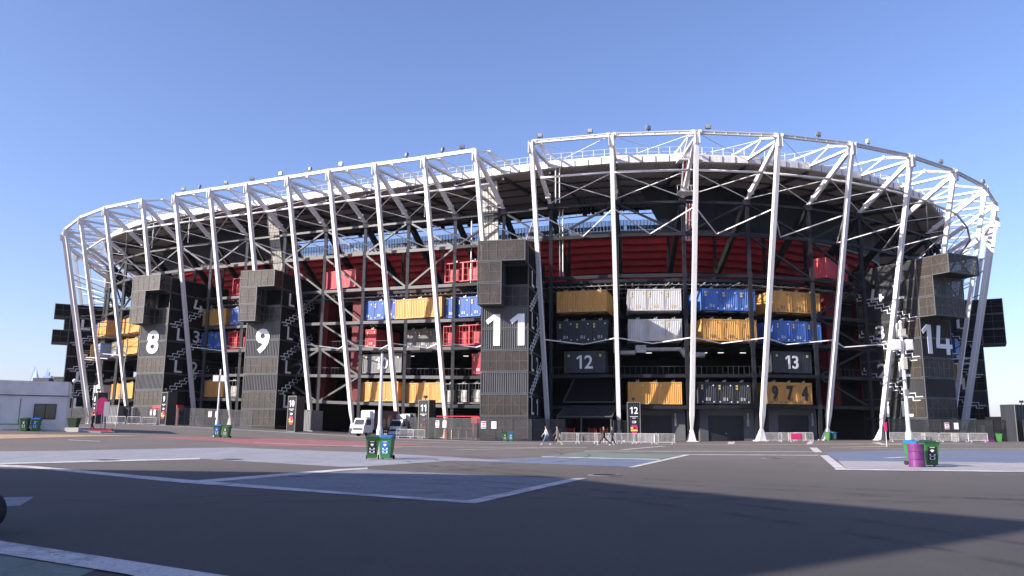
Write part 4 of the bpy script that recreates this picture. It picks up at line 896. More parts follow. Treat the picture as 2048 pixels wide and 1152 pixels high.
# ---------------------------------------------------------------- wheeled bins
def bin_proto(front, lid, loc, rz, label, group='green wheeled bins'):
    t = empty('wheeled_bin', loc, rz, label, 'bin', group)
    mb = MB(); b, c = .22, .29
    mb.add([(-b, -.25, .06), (b, -.25, .06), (b, .22, .06), (-b, .22, .06), (-c, -.34, .96), (c, -.34, .96), (c, .33, .96), (-c, .33, .96)], [(0, 3, 2, 1), (0, 1, 5, 4), (1, 2, 6, 5), (2, 3, 7, 6), (3, 0, 4, 7)])
    mb.box((-c-.02, -.37, .93), (c+.02, .36, .99)); mb.build('body', 'bingreen', t)
    mb = MB(); mb.add([(-.33, -.40, .995), (.33, -.40, .995), (.33, .36, .995), (-.33, .36, .995), (-.31, -.36, 1.03), (.31, -.36, 1.03), (.25, .30, 1.12), (-.25, .30, 1.12)], [(0, 1, 5, 4), (1, 2, 6, 5), (2, 3, 7, 6), (3, 0, 4, 7), (4, 5, 6, 7), (0, 3, 2, 1)]); mb.build('lid', lid, t)
    for x in (-.27, .27):
        wh = MB().tube((x-.03, .26, .1), (x+.03, .26, .1), .1, 14).build('wheel', 'tyre', t)
    MB().tube((-.25, .38, .95), (.25, .38, .95), .02, 6).build('handle', lid, t)
    mb = MB(); k = .088
    def fy(z): return -.25-(z-.06)*.1-.012
    mb.add([(-.17, fy(.25), .25), (.17, fy(.25), .25), (.19, fy(.85), .85), (-.19, fy(.85), .85)], [(0, 1, 2, 3)]); pn = mb.build('print_panel', front, t)
    mb = MB()
    def dot(x, z, r): mb.add([(x+math.cos(a)*r, fy(z)-.004, z+math.sin(a)*r) for a in [i*math.pi/4 for i in range(8)]], [tuple(range(8))])
    mb.add([(0, fy(.68)-.004, .60), (.085, fy(.68)-.004, .68), (0, fy(.68)-.004, .76), (-.085, fy(.68)-.004, .68)], [(0, 1, 2, 3)])
    for x in (-.09, .09):
        for z in (.50, .36): dot(x, z, .034)
    for z, w_ in ((.80, .1), (.43, .12), (.29, .12)): mb.add([(-w_, fy(z)-.004, z), (w_, fy(z)-.004, z), (w_, fy(z)-.004, z+.02), (-w_, fy(z)-.004, z+.02)], [(0, 1, 2, 3)])
    mb.build('pictograms', 'graphic', pn); return t
def g3(x, y): return Vector((x, y, gz(x, y)))
B1 = bin_proto('binblack', 'bindark', g3(-6.62, 38.9), R(6), 'green wheeled bin with black panel and dark lid, left at the front lamp post')
B2 = bin_proto('binblue', 'binblue', g3(-5.93, 38.9), R(-8), 'green wheeled bin with blue panel and blue lid, right at the front lamp post')
s_ = (1, 1, 1.04)
B1.scale = B2.scale = (1.02, 1.02, 1.02); BS = (1.02, 1.02, 1.02)
dup(B2, g3(18.4, 37.0), R(25), 'green wheeled bin with blue lid, tucked behind the purple barrel', scale=BS)
dup(B1, g3(18.5, 35.9), R(-6), 'green wheeled bin with black panel, right of the purple barrel', scale=BS)
dup(B2, g3(-25.9, 71.5), R(6), 'green wheeled bin with blue panel, left of the pair on red paint', scale=BS)
dup(B1, g3(-25.1, 71.5), R(-6), 'green wheeled bin with black panel, right of the pair on the red paint', scale=BS)
dup(B1, g3(-42.0, 69.9), R(10), 'shaded green wheeled bin with black panel against the white building', scale=BS)
dup(B2, g3(-41.2, 70.2), R(10), 'shaded blue fronted wheeled bin against the white building', scale=BS)
dup(B1, g3(-.69, 94.6), R(0), 'green wheeled bin with black panel, left of the pair below tower 11', scale=BS)
dup(B2, g3(.0, 94.6), R(0), 'green wheeled bin with blue panel, right of the pair below tower 11', scale=BS)
dup(B1, g3(40.9, 104.5), R(50), 'green wheeled bin at a column foot right of the garages, left one', scale=BS)
dup(B2, g3(41.7, 104.7), R(20), 'green wheeled bin at a column foot right of the garages, right one', scale=BS)
dup(B1, g3(60.3, 100), R(55), 'green wheeled bin far right beside the purple crate', scale=BS)
def drum(x, y, m, label, h=.95, r=.31, name='barrel'):
    t = empty(name, g3(x, y), 0, label, 'barrel'); mb = MB(); n = 20; zs = [(0, r), (.02, r+.01), (h*.33, r-.005), (h*.345, r+.015), (h*.36, r-.005), (h*.66, r-.005), (h*.675, r+.015), (h*.69, r-.005), (h-.02, r+.01), (h, r)]
    vs = [(math.cos(a)*q, math.sin(a)*q, z) for z, q in zs for a in [2*math.pi*i/n for i in range(n)]]
    mb.add(vs, [(j*n+i, j*n+(i+1) % n, (j+1)*n+(i+1) % n, (j+1)*n+i) for j in range(len(zs)-1) for i in range(n)]); mb.add([(math.cos(a)*r, math.sin(a)*r, h-.02) for a in [2*math.pi*i/n for i in range(n)]], [tuple(range(n))])
    o = mb.build('shell', m, t, smooth=False)
    mb = MB()
    for k in range(4): mb.box((-.15+.02*k, -r-.025, h*.78-k*.05), (.15-.03*k, -r-.018, h*.79-k*.05)); mb.box((-.12+.02*k, -r-.025, h*.26-k*.05), (.13-.02*k, -r-.018, h*.27-k*.05))
    if name == 'barrel': mb.build('small_print', 'pink', t)
drum(17.52, 35.1, 'purple', 'purple steel barrel standing in front of the bins at the right lamp post', .98, .33)
drum(-9.3, 101.8, 'bingreen', 'green plastic barrel just right of the sign marked 11', 1.25, .33)
t = empty('crate', g3(60.2, 102.2), 0, 'dark ribbed crate with a purple base far right by the fence', 'crate'); MB().box((-.5, -.4, .3), (.5, .4, 2.1)).build('crate_body', 'charcoal', t); MB().box((-.55, -.45, 0), (.55, .45, .3)).build('crate_base', 'purple', t)
t = empty('waste_tub', g3(-38.5, 71.2), 0, 'dark green tub on a pale base right of the white building', 'tub', scale=(.72, .72, .85)); MB().add([(-.45, -.35, .45), (.45, -.35, .45), (.45, .35, .45), (-.45, .35, .45), (-.6, -.5, 1.35), (.6, -.5, 1.35), (.6, .5, 1.35), (-.6, .5, 1.35)], [(0, 1, 5, 4), (1, 2, 6, 5), (2, 3, 7, 6), (3, 0, 4, 7), (0, 3, 2, 1), (4, 5, 6, 7)]).box((-.65, -.55, 1.35), (.65, .55, 1.45)).build('tub_body', 'bindark', t); MB().box((-.7, -.6, 0), (.95, .6, .45)).build('stone_base', 'kerb', t)
# ---------------------------------------------------------------- crowd barriers
def barrier(loc, rz, label, banner=None, m='white'):
    t = empty('crowd_barrier', loc, rz, label, 'crowd barrier', 'white crowd control barriers'); w, h = 2.2, 1.08
    mb = MB()
    mb.tube((.06, 0, h), (w-.06, 0, h), .022, 6); mb.tube((0, 0, .18), (w, 0, .18), .02, 6); mb.tube((0, 0, .05), (0, 0, h-.06), .022, 6); mb.tube((w, 0, .05), (w, 0, h-.06), .022, 6); mb.tube((0, 0, h-.06), (.06, 0, h), .022, 6); mb.tube((w, 0, h-.06), (w-.06, 0, h), .022, 6)
    mb.build('frame', m, t)
    mb = MB()
    for k in range(1, 17): mb.tube((w*k/17, 0, .18), (w*k/17, 0, h), .012, 4)
    mb.build('bars', m, t)
    for x in (.3, w-.3): MB().bar((x, -.28, .02), (x, .28, .02), .05, .03).bar((x, 0, .03), (x, 0, .2), .04, .04).build('foot', m, t)
    if banner: MB().box((.3, -.05, .25), (1.6, -.035, 1.0)).build('banner', banner, t)
    return t
BR = barrier(g3(5.0, 86), R(0), 'white crowd barrier, leftmost of the long row beside the walkers')
row = [(7.0, 86.2, 4, 'second from the left of the long row'), (8.9, 85.9, -3, 'third in the long row, behind the dark clad walkers'), (9.9, 86.4, 2, 'doubled up behind the middle of the long row'), (11.0, 86, 3, 'middle of the long row right of the walkers'), (13.0, 85.8, -2, 'next to the doubled end of the long row'), (13.6, 86.5, 1, 'doubled up in front of the 12 sign'), (15.2, 85.9, 2, 'last on the right of the long row, standing free')]
for x, y, a, lab in row: dup(BR, g3(x, y), R(a), 'white crowd barrier, '+lab)
for (x, y, a, lab) in [(31.7, 101.5, -6, 'left of the small group before the garages'), (33.4, 101, 4, 'middle of the small group before the garages'), (35.2, 100.6, -20, 'right of the small group before the garages'), (47.0, 100.4, 2, 'first of the row at the foot of tower 14'), (49.0, 100.2, -3, 'second of the row at the foot of tower 14'), (51.0, 100.5, 4, 'third of the row at the foot of tower 14'), (53.0, 100, -4, 'fourth of the row at the foot of tower 14'), (54.6, 100.3, 6, 'fifth of the row at the foot of tower 14'), (56.3, 99.6, -8, 'last of the row at the foot of tower 14'), (-57.0, 113, -8, 'left of the row before the sign marked 9'), (-55.2, 112.6, -28, 'second of the row before the sign marked 9'), (-53.0, 111.5, -15, 'third of the row before the sign marked 9'), (-50.9, 111.4, -10, 'right of the row before the sign marked 9'), (-14.2, 100.4, -10, 'left one between the rear lorry and the 11 sign'), (-12.8, 100.8, -12, 'right one between the rear lorry and the 11 sign')]:
    dup(BR, g3(x, y), R(a), 'white crowd barrier, '+lab)
barrier(g3(34.3, 100.1), R(2), 'white crowd barrier with a red banner before the garages', 'magenta')
# bollards, counter rail
for k, (x, lab) in enumerate([(-8.2, 'leftmost'), (-7.25, 'second'), (-6.4, 'third'), (-5.4, 'rightmost')]):
    t = empty('bollard', g3(x, 99.5-.3*k), 0, f'slim orange and white bollard before the cabins left of tower 11, {lab}', 'bollard', 'orange bollards'); mb = MB()
    for j in range(4): mb.tube((0, 0, j*.3), (0, 0, (j+1)*.3), .05, 8, m=j % 2)
    mb.build('post', ['orange', 'gold'], t); MB().tube((0, 0, 0), (0, 0, .05), .16, 10).build('base', 'orange', t)
drape('painted_line', [(-8.7, 99.2), (-5, 98.2), (-5, 98.7), (-8.7, 99.7)], 'tan', .05)
t = empty('trolley', g3(-7.0, 101), R(10), 'black trolley behind the orange bollards', 'trolley'); MB().box((-.7, -.3, .5), (.7, .3, .58)).box((-.7, -.3, 1.2), (.7, .3, 1.25)).build('shelf', 'dark', t)
for x in (-.65, .6): MB().box((x, -.03, 0), (x+.05, .03, 1.2)).build('leg', 'dark', t)
cone(-7.9, 100.6, 'red cone beside the black trolley left of tower 11')
# ---------------------------------------------------------------- lorries
def lorry(loc, rz, label, box_m, tall=3.25, wbox=2.1, lbox=4.6):
    t = empty('box_lorry', loc, rz, label, 'lorry')   # front faces -y, length along +y
    cw = 1.9; x0, x1 = -cw/2, cw/2
    mb = MB(); prof = [(0, .45), (0, 1.1), (.12, 1.35), (.45, 2.2), (.6, 2.28), (1.7, 2.28), (1.7, .45)]
    k = len(prof); mb.add([(x0, y, z) for y, z in prof]+[(x1, y, z) for y, z in prof], [(i, (i+1) % k, k+(i+1) % k, k+i) for i in range(k)]+[tuple(range(k)), tuple(range(k, 2*k))[::-1]])
    cb = mb.build('cab', 'white', t, fix=True)
    MB().add([(x0+.1, .12, 1.42), (x1-.1, .12, 1.42), (x1-.18, .385, 2.1), (x0+.18, .385, 2.1)], [(0, 1, 2, 3)]).build('windscreen', 'glass', t)
    for x, s_ in ((x0-.008, -1), (x1+.008, 1)): MB().add([(x, .35, 1.4), (x, 1.35, 1.4), (x, 1.35, 2.1), (x, .6, 2.1)], [(0, 1, 2, 3)]).build('side_window', 'glass', t)
    MB().box((-.6, -.015, .78), (.6, .0, 1.02)).build('grille', 'dark', t)
    MB().box((x0-.02, -.1, .38), (x1+.02, .12, .62)).build('bumper', 'white', t)
    for x in (x0+.08, x1-.4): MB().box((x, -.02, .78), (x+.3, .0, 1.0)).build('headlight', 'glass', t)
    for x in (x0-.25, x1+.08): MB().box((x, .3, 1.5), (x+.18, .36, 1.85)).bar((x+.09, .33, 1.85), (0 if x < 0 else 0, .6, 2.2), .02).build('mirror', 'dark', t)
    xb = wbox/2; y0 = 1.78
    MB().box((-xb, y0, .85), (xb, y0+.04, tall)).box((-xb, y0+.05, .85), (xb, y0+lbox, tall)).build('cargo_box', 'white' if box_m is None else box_m, t)
    MB().box((-xb-.02, y0-.01, .84), (xb+.02, y0-.002, tall+.02)).build('box_front', 'white', t)
    mb = MB(); mb.box((-.75, y0-.5, 2.4), (.75, y0-.02, tall-.08)); u = mb.build('cooling_unit', 'white', t)
    mb = MB()
    for j in range(5): mb.box((-.62, y0-.52, 2.5+j*.12), (-.1, y0-.505, 2.55+j*.12))
    mb.build('vents', 'pink', u)
    if box_m == 'poster':
        mb = MB()
        for (a, b, c, d, mm) in ((1.5, 2.3, 1.0, 2.2, 0), (2.5, 3.1, 1.1, 2.5, 1), (3.2, 3.9, 1.0, 2.3, 0), (2.6, 3.4, 2.0, 2.7, 2)):
            for s_ in (-1, 1): 
                y_ = y0+(a+b)/2; z_ = (c+d)/2; X = s_*(xb+.012); mb.add([(X, y_+math.cos(q)*(b-a)/2, z_+math.sin(q)*(d-c)/2) for q in [i*math.pi/5 for i in range(10)]], [tuple(range(10))], mm)
        mb.build('side_print', ['tanprint', 'sheet', 'redc'], t)
    MB().box((-.45, .3, .4), (.45, y0+lbox, .62)).box((-xb, y0, .7), (xb, y0+lbox, .85)).build('chassis', 'dark', t)
    for y in (.95, y0+lbox-1.2):
        for x in (-.78, .78):
            wh = MB().tube((x-.14, y, .4), (x+.14, y, .4), .4, 18).build('wheel', 'tyre', t); MB().tube((x-.15, y, .4), (x+.15, y, .4), .2, 12).build('rim', 'pipe', wh)
lorry(g3(-19.3, 102.0), R(-33), 'white cabbed lorry with a maroon printed cargo box, front one of two', 'poster')
lorry(g3(-15.1, 105.0), R(-30), 'white lorry with a plain grey cargo box, rear one of two by the barriers', 'lampface', 3.0, 2.1, 5.6)
# ---------------------------------------------------------------- lamp posts
def lamp_post(x, y, h, label, kind):
    t = empty('lamp_post', g3(x, y), 0, label, 'lamp post', 'pale lamp posts on the plaza')
    MB().tube((0, 0, 0), (0, 0, .06), .3, 12).tube((0, 0, .06), (0, 0, 1.35), .17, 12, r2=.16).tube((0, 0, 1.35), (0, 0, 1.6), .16, 12, r2=.1).build('base', 'white', t)
    MB().tube((0, 0, 1.5), (0, 0, h), .1, 12, r2=.062).build('pole', 'white', t, smooth=False)
    MB().tube((0, 0, h), (0, 0, h+.12), .1, 10, r2=.05).build('cap', 'white' if kind != 1 else 'dark', t)
    if kind == 2:
        for x0 in (-.62, .1): MB().box((x0, -.15, h-1.0), (x0+.52, .12, h-.45)).build('antenna_panel', 'white', t)
        MB().box((-.1, -.1, h-1.05), (.1, .1, h-.4)).build('clamp', 'pipe', t)
    if kind == 3:
        for x0, x1 in ((-.50, -.13), (.14, .44)): MB().box((x0, -.22, 5.38), (x1, .15, 5.88)).box((x0+.04, -.235, 5.42), (x1-.04, -.22, 5.84)).build('loudspeaker', 'white', t)
        MB().box((-.1, -.2, 6.05), (.14, .12, 6.4)).build('cable_box', 'sheet', t); MB().box((-.1, -.2, 4.45), (.1, .1, 5.0)).build('cable_box', 'sheet', t)
        MB().box((-.08, -.18, 3.2), (.1, .1, 3.5)).build('junction_box', 'lampface', t)
        MB().tube((-.05, -.1, 3.95), (-.6, -.5, 3.8), .04, 6).build('camera_arm', 'pipe', t)
lamp_post(-6.55, 40.4, 5.2, 'tapered pale lamp post rising behind the two front bins, before the 10', 1)
lamp_post(-26.9, 74, 6.0, 'pale lamp post with two small boxes, behind the bins on the red paint', 2)
lamp_post(18.89, 38.4, 6.7, 'white lamp post with two boxy loudspeakers in front of tower 14', 3)
t = empty('thin_mast', g3(-44.9, 92), 0, 'thin pale mast between the sign marked 8 and the bend', 'mast'); MB().tube((0, 0, 0), (.4, 0, 9.5), .07, 8, r2=.04).build('pole', 'pipe', t); MB().box((-.1, -.1, 3.2), (.2, .1, 3.6)).build('junction_box', 'pipe', t)
t = empty('globe_lamp', (-43.6, 80, 1.2), 0, 'white globe lamp just above the white building corner', 'globe lamp'); MB().tube((0, 0, 0), (0, 0, 4.5), .05, 8).build('pole', 'mid', t)
bm = bmesh.new(); bmesh.ops.create_uvsphere(bm, u_segments=16, v_segments=10, radius=.2); me = bpy.data.meshes.new('globe'); bm.to_mesh(me); bm.free(); me.materials.append(M['white']); o = bpy.data.objects.new('globe', me); COL.objects.link(o); o.parent = t; o.location = (0, 0, 4.65)
t = empty('route_marker', g3(35.7, 77), 0, 'thin white pole with a red sleeve right of the garages', 'marker pole'); MB().tube((0, 0, 0), (0, 0, 2.3), .035, 8).build('pole', 'white', t); MB().box((-.12, -.06, 1.45), (.12, .06, 2.3)).build('sleeve', 'magenta', t)
t = empty('totem', g3(-36.9, 73), R(15), 'pink round topped totem with a white panel on a red base', 'totem sign')
mb = MB(); poly = [(-.55, 1.5), (-.55, 2.6)]+[(-.15-.4*math.cos(a), 2.75+.35*math.sin(a)) for a in [i*math.pi/8 for i in range(9)]]+[(.25, 2.6), (.25, 1.9), (.0, 1.6)]
k = len(poly); mb.add([(x, -.06, z) for x, z in poly]+[(x, .06, z) for x, z in poly], [tuple(range(k)), tuple(range(k, 2*k))[::-1]]+[(i, (i+1) % k, k+(i+1) % k, k+i) for i in range(k)]); mb.build('pink_board', 'magenta', t, fix=True)
MB().box((.05, -.12, 1.4), (.5, -.07, 2.7)).build('panel', 'whitec', t)
MB().tube((-.1, 0, 0), (-.1, 0, 1.6), .04, 6).build('leg', 'white', t); MB().tube((.25, 0, 0), (.25, 0, 1.6), .04, 6).build('leg', 'mid', t); MB().box((-1.0, -.4, 0), (.9, .4, .3)).build('base', 'redc', t)
# ---------------------------------------------------------------- white building and skyline
bl = empty('white_building', (-39.7, 72, .95), R(27), 'low flat roofed white rendered building at the left edge', 'building')
MB().box((-26, .02, -.6), (0, 7, 4.25)).box((-26, -.06, 3.1), (.06, 0, 4.35)).box((.0, -.06, 3.1), (.08, 7, 4.35)).box((-26, -.02, -.6), (.02, .0, .55)).build('wall', 'concrete', bl)
MB().box((-26, 0, 4.26), (0, 7, 4.3)).build('roof', 'kerb', bl)
mb = MB(); mb.box((-26, -.075, 3.05), (.07, -.03, 3.12)); mb.box((-26, -.04, .55), (-1.8, -.015, .6)); mb.box((-3.6, -.012, .5), (-3.56, .01, 2.8)); mb.build('joint_groove', 'mid', bl)
for (x0, x1, z0_, z1_, lab) in ((-2.45, -.85, 1.1, 2.3, 0), (-6.2, -5.2, .9, 2.35, 1), (-11, -9.4, 1.1, 2.3, 0)):
    f = MB().box((x0-.06, -.07, z0_-.06), (x1+.06, -.02, z0_)).box((x0-.06, -.07, z1_), (x1+.06, -.02, z1_+.06)).box((x0-.06, -.07, z0_), (x0, -.02, z1_)).box((x1, -.07, z0_), (x1+.06, -.02, z1_)).box(((x0+x1)/2-.03, -.06, z0_), ((x0+x1)/2+.03, -.025, z1_)).build('window', 'dark', bl)
    MB().quad((x0, -.03, z0_), (x1, -.03, z0_), (x1, -.03, z1_), (x0, -.03, z1_)).build('pane', 'glass', f)
pv = [(-62, 66.5), (-41, 70.4), (-36.2, 71.5), (-35.5, 72.6), (-37, 74), (-40, 80), (-62, 74)]
mb = MB(); n = len(pv); mb.add([(x, y, gz(x, y)-.1) for x, y in pv]+[(x, y, gz(x, y)+.13) for x, y in pv], [(i, (i+1) % n, n+(i+1) % n, n+i) for i in range(n)]+[tuple(range(n, 2*n))]); tag(mb.build('pavement', 'kerb', fix=True), kind='structure')
t = empty('skyscraper', (-1795, 3000, 0), 0, 'distant pale blue tower with a slanted pointed top above the white building', 'skyscraper')
MB().add([(-24, -10, 0), (26, -10, 0), (26, 14, 0), (-24, 14, 0), (-14, -8, 120), (26, -10, 150), (26, 14, 150), (-14, 12, 120), (5, 0, 218), (11, 0, 212)], [(0, 1, 5, 4), (1, 2, 6, 5), (2, 3, 7, 6), (3, 0, 4, 7), (4, 5, 9, 8), (5, 6, 9), (6, 7, 8, 9), (7, 4, 8)]).build('tower_shaft', 'skyhaze', t)
t = empty('skyscraper', (-1740, 3000, 0), 0, 'distant stepped pale blue tower with a thin mast above the white building', 'skyscraper')
MB().box((-24, -10, 0), (24, 10, 165)).box((-12, -8, 165), (18, 8, 182)).box((-4, -4, 182), (8, 4, 195)).build('tower_shaft', 'skyhaze', t); MB().bar((0, 0, 195), (0, 0, 212), 2).build('mast', 'skyhaze', t)
t = empty('roof_building', (-235, 400, 0), 0, 'far dark flat roofed block left of the slanted tower', 'building'); MB().box((-4, 0, 0), (4, 10, 24.6)).build('wall', 'mid', t)
t = empty('roof_building', (-224, 400, 0), 0, 'far dark flat roofed block with a window band right of the stepped tower', 'building'); MB().box((-4.5, 0, 0), (5, 10, 24.6)).box((-5, -.3, 24.6), (5.5, 10, 25.2)).build('wall', 'mid', t)
for k in range(6): MB().box((-4+k*1.5, -.06, 21.5), (-3+k*1.5, -.02, 23.6)).build('window', 'glass', t)
t = empty('roof_building', (322, 500, 0), 0, 'far low salmon coloured block beyond the right fence', 'building'); MB().box((-24, 0, 0), (14, 20, 10)).box((-15, -1, 10), (-4, 6, 11)).build('wall', 'salmon', t); MB().box((-24.5, -.5, 8.6), (14.5, -.1, 9.2)).build('roof_edge', 'concrete', t)
t = empty('office_building', (-60, 0, 0), 0, 'plain block out of view on the left that throws the big shadow', 'building')
fpn = [(-26.3, -2.1), (-31, 4.2), (-34.5, 10.6), (-58, 12.8), (-99, 15.6), (-120, -30), (-80, -42), (-36, -9.4)]
MB().prism([(x, y) for x, y in fpn], -.1, 19).build('wall', 'concrete', t, (-60, 0, 0), fix=True)
# ---------------------------------------------------------------- golf cart at the left edge
t = empty('golf_cart', (-8.04, 11.25, 0), R(0), 'white golf cart nose with a round headlight cut by the left edge', 'golf cart')
mb = MB(); prof = [(.66, .30), (.72, .5), (.68, .68), (.5, .86), (.1, 1.0), (-.2, 1.0), (-1.7, .6), (-1.7, .3)]; k = len(prof)
mb.add([(x, -.5, z) for x, z in prof]+[(x, .5, z) for x, z in prof], [tuple(range(k)), tuple(range(k, 2*k))[::-1]]+[(i, (i+1) % k, k+(i+1) % k, k+i) for i in range(k)]); mb.build('cowl', 'white', t, fix=True)
MB().tube((.55, -.51, .66), (.55, -.53, .66), .09, 14).build('headlight', 'glass', t)
for x in (.5, -1.2):
    for y in (-.62, .45):
        wh = MB().tube((x, y, .27), (x, y+.2, .27), .27, 22).build('wheel', 'tyre', t); MB().tube((x, y-.01, .27), (x, y+.21, .27), .13, 12).build('rim', 'pipe', wh)
MB().box((-1.3, -.45, .75), (-.8, .45, .85)).box((-1.4, -.45, .85), (-1.3, .45, 1.3)).build('seat', 'dark', t)
MB().box((-1.6, -.55, 1.85), (.0, .55, 1.9)).build('roof', 'white', t)
for x in (-1.5, -.1):
    for y in (-.5, .5): MB().tube((x, y, .7), (x, y, 1.85), .02, 6).build('roof_post', 'dark', t)
# ---------------------------------------------------------------- people
def person(loc, face, stride, shirt, trousers, shoes, label, arm=.35, h=1.75, turn=1):
    """walks along local +x; stride sign swings legs"""
    bm = bmesh.new(); k = h/1.75
    V = []; 
    def v(x, y, z): q = bm.verts.new((x*k, y*k, z*k)); V.append(q); return q
    rad = {}
    def chain(pts, start=None):
        prev = start; out = []
        for (x, y, z, r) in pts:
            q = v(x, y, z); rad[q] = (r[0]*k, r[1]*k) if isinstance(r, tuple) else (r*k, r*k)
            if prev: bm.edges.new((prev, q))
            prev = q; out.append(q)
        return out
    torso = chain([(0, 0, .95, (.15, .11)), (0, 0, 1.08, (.14, .10)), (.0, 0, 1.25, (.165, .11)), (.0, 0, 1.40, (.15, .10)), (.01, 0, 1.47, .075), (.02, 0, 1.53, .055), (.025, 0, 1.58, .075), (.03, 0, 1.66, .095), (.02, 0, 1.735, .06)])
    s = stride
    for sd, g in ((1, s), (-1, -s)):
        bk = .10 if g < 0 else .0
        chain([(0, .09*sd, .88, .095), (g*.22, .1*sd, .52, .062), (g*.42-bk, .1*sd, .24+bk*.5, .052), (g*.5-bk*1.5, .1*sd, .085+bk*.6, .04), (g*.5+.09-bk*1.2, .1*sd, .045+bk*.1, .042), (g*.5+.17-bk*1.1, .1*sd, .035, .03)], torso[0])
        a = -g*arm*2
        el = (a*.28, .225*sd, 1.12); wr = (a*.55+.06, .225*sd, .90)
        ch = chain([(0, .17*sd, 1.405, .058), (a*.1, .21*sd, 1.32, .05), (*el, .04), (*wr, .028), (wr[0]+.015, wr[1], wr[2]-.055, (.036, .018))], torso[3])
        pm = ch[-1]
        for f, (dx, ln) in enumerate(((-.028, .055), (-.009, .068), (.011, .072), (.03, .062))):
            bx, by, bz = wr[0]+.02+dx, wr[1], wr[2]-.095; chain([(bx, by, bz, .009), (bx+.006, by-.006*sd, bz-ln*.6, .0085), (bx+.014, by-.018*sd, bz-ln, .008)], pm)
        chain([(wr[0]+.045, wr[1]-.01*sd, wr[2]-.05, .011), (wr[0]+.062, wr[1]-.016*sd, wr[2]-.088, .009)], ch[-2])
    me = bpy.data.meshes.new('person'); bm.verts.index_update(); rr = [rad[q] for q in bm.verts]; bm.to_mesh(me); bm.free()
    o = bpy.data.objects.new('person', me); COL.objects.link(o)
    sk = o.modifiers.new('s', 'SKIN'); 
    if not me.skin_vertices: 
        bm2 = bmesh.new(); bm2.from_mesh(me); bm2.verts.layers.skin.verify(); bm2.to_mesh(me); bm2.free()
    for i, r in enumerate(rr): me.skin_vertices[0].data[i].radius = r; me.skin_vertices[0].data[i].use_root = (i == 0)
    su = o.modifiers.new('u', 'SUBSURF'); su.levels = su.render_levels = 1
    dg = bpy.context.evaluated_depsgraph_get(); m2 = bpy.data.meshes.new_from_object(o.evaluated_get(dg)); m2.name = 'person'
    o.modifiers.clear(); o.data = m2; m2.materials.clear()
    for m_ in ('skin', shirt, trousers, shoes): m2.materials.append(M[m_])
    for p in m2.polygons:
        c = p.center/k; p.use_smooth = True
        if abs(c.y) > .17 and c.z < 1.02: p.material_index = 0 if c.z < .915 else 1
        elif c.z > 1.47: p.material_index = 0
        elif c.z > .93: p.material_index = 1
        elif c.z > .115: p.material_index = 2
        else: p.material_index = 3
        if c.z < .8 and abs(c.y) < .16: p.material_index = 2 if c.z > .115 else 3
    # face: nose, ears
    mb = MB(); mb.add([(.118*k, 0, 1.665*k), (.118*k, .018*k, 1.62*k), (.118*k, -.018*k, 1.62*k), (.15*k, 0, 1.625*k)], [(0, 1, 3), (0, 3, 2), (1, 2, 3)])
    for sd in (-1, 1): mb.box((.0, sd*.1*k-.008, 1.61*k), (.035, sd*.1*k+.008, 1.67*k))
    mb.build('face_features', 'skin', o)
    mb = MB()
    for sd in (-1, 1): mb.box((.112*k, sd*.035*k-.012, 1.655*k), (.125*k, sd*.035*k+.012, 1.668*k))
    mb.box((.108*k, -.025, 1.585*k), (.118*k, .025, 1.592*k)); mb.build('eyes_and_mouth', 'hair', o)
    bm = bmesh.new(); bmesh.ops.create_uvsphere(bm, u_segments=14, v_segments=10, radius=.118*k)
    for q in bm.verts: q.co = Vector((q.co.x*1.02-.012+.0, q.co.y*.95, q.co.z*.95)); q.co.z = max(q.co.z, -.02 if q.co.x < 0 else .03+q.co.x*.25)
    hm = bpy.data.meshes.new('hair'); bm.to_mesh(hm); bm.free(); hm.materials.append(M['hair']); ho = bpy.data.objects.new('hair', hm); COL.objects.link(ho); ho.parent = o; ho.location = (.015*k, 0, 1.675*k)
    o.location = loc; o.rotation_euler = (0, 0, face); tag(o, label, 'person', 'people crossing the plaza'); return o
M['shirtw'] = mat('pale_shirt', (.55, .56, .60), .8, 0, .1, 4); M['shirtg'] = mat('grey_shirt', (.16, .155, .165), .8, 0, .1, 4); M['jeans'] = mat('blue_jeans', (.13, .19, .36), .8, 0, .15, 4)
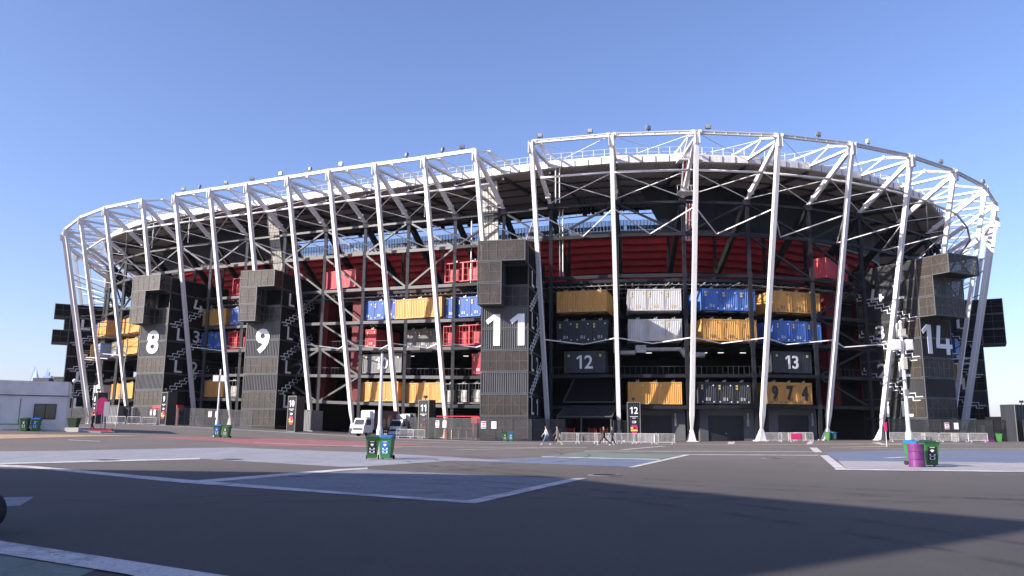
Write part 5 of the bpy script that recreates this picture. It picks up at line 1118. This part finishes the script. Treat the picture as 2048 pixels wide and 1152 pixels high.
M['khaki'] = mat('khaki_trousers', (.42, .33, .23), .8, 0, .1, 4); M['blk'] = mat('black_cloth', (.012, .012, .014), .85, 0, .2, 4); M['navy'] = mat('navy_cloth', (.02, .025, .05), .85, 0, .2, 4)
person(g3(3.35, 77), R(180), .75, 'shirtw', 'jeans', 'white', 'walking person in a pale shirt and blue jeans, leftmost of the four walkers')
person(g3(4.45, 77.4), R(180), .8, 'shirtg', 'khaki', 'white', 'walking person in a grey top and khaki trousers wearing a backpack')
person(g3(8.85, 77), R(180), 1.05, 'blk', 'blk', 'shirtw', 'person in black mid stride with legs wide apart before the barriers')
person(g3(9.6, 76.7), R(185), .35, 'navy', 'blk', 'shirtw', 'person in a navy jacket and black trousers, rightmost of the four walkers')
person(g3(-37.6, 72.6), R(200), .15, 'blk', 'blk', 'blk', 'person in black standing beside the pink totem at the left', arm=.1)
t = empty('backpack', g3(4.45, 77.4)+Vector((.19, 0, 1.02)), R(180), 'black backpack on the grey topped walker', 'backpack')
bm = bmesh.new(); bmesh.ops.create_cube(bm, size=1); bmesh.ops.scale(bm, vec=(.19, .31, .46), verts=bm.verts); bmesh.ops.bevel(bm, geom=list(bm.edges)+list(bm.verts), offset=.05, segments=3, affect='EDGES'); me = bpy.data.meshes.new('bag_body'); bm.to_mesh(me); bm.free(); me.materials.append(M['blk']); o = bpy.data.objects.new('bag_body', me); COL.objects.link(o); o.parent = t; o.location = (-.03, 0, .2)

# ---------------------------------------------------------------- the hazy air
xs_ = (min(gx)-20, max(gx)+20); ys_ = (min(gy)-20, max(max(gy), 3020)+20)
hz = MB().box((xs_[0], ys_[0], -1.5), (xs_[1], ys_[1], 225)).build('haze', 'asphalt'); hz.data.materials.clear()
hm_ = bpy.data.materials.new('haze_air'); hm_.use_nodes = True; hn = hm_.node_tree; hn.nodes.remove(hn.nodes['Principled BSDF']); hv = hn.nodes.new('ShaderNodeVolumePrincipled')
hv.inputs['Color'].default_value = (.80, .86, 1, 1); hv.inputs['Density'].default_value = .00004; hv.inputs['Anisotropy'].default_value = .1
L(hn, hv.outputs[0], hn.nodes['Material Output'].inputs['Volume']); hz.data.materials.append(hm_); tag(hz, kind='stuff')
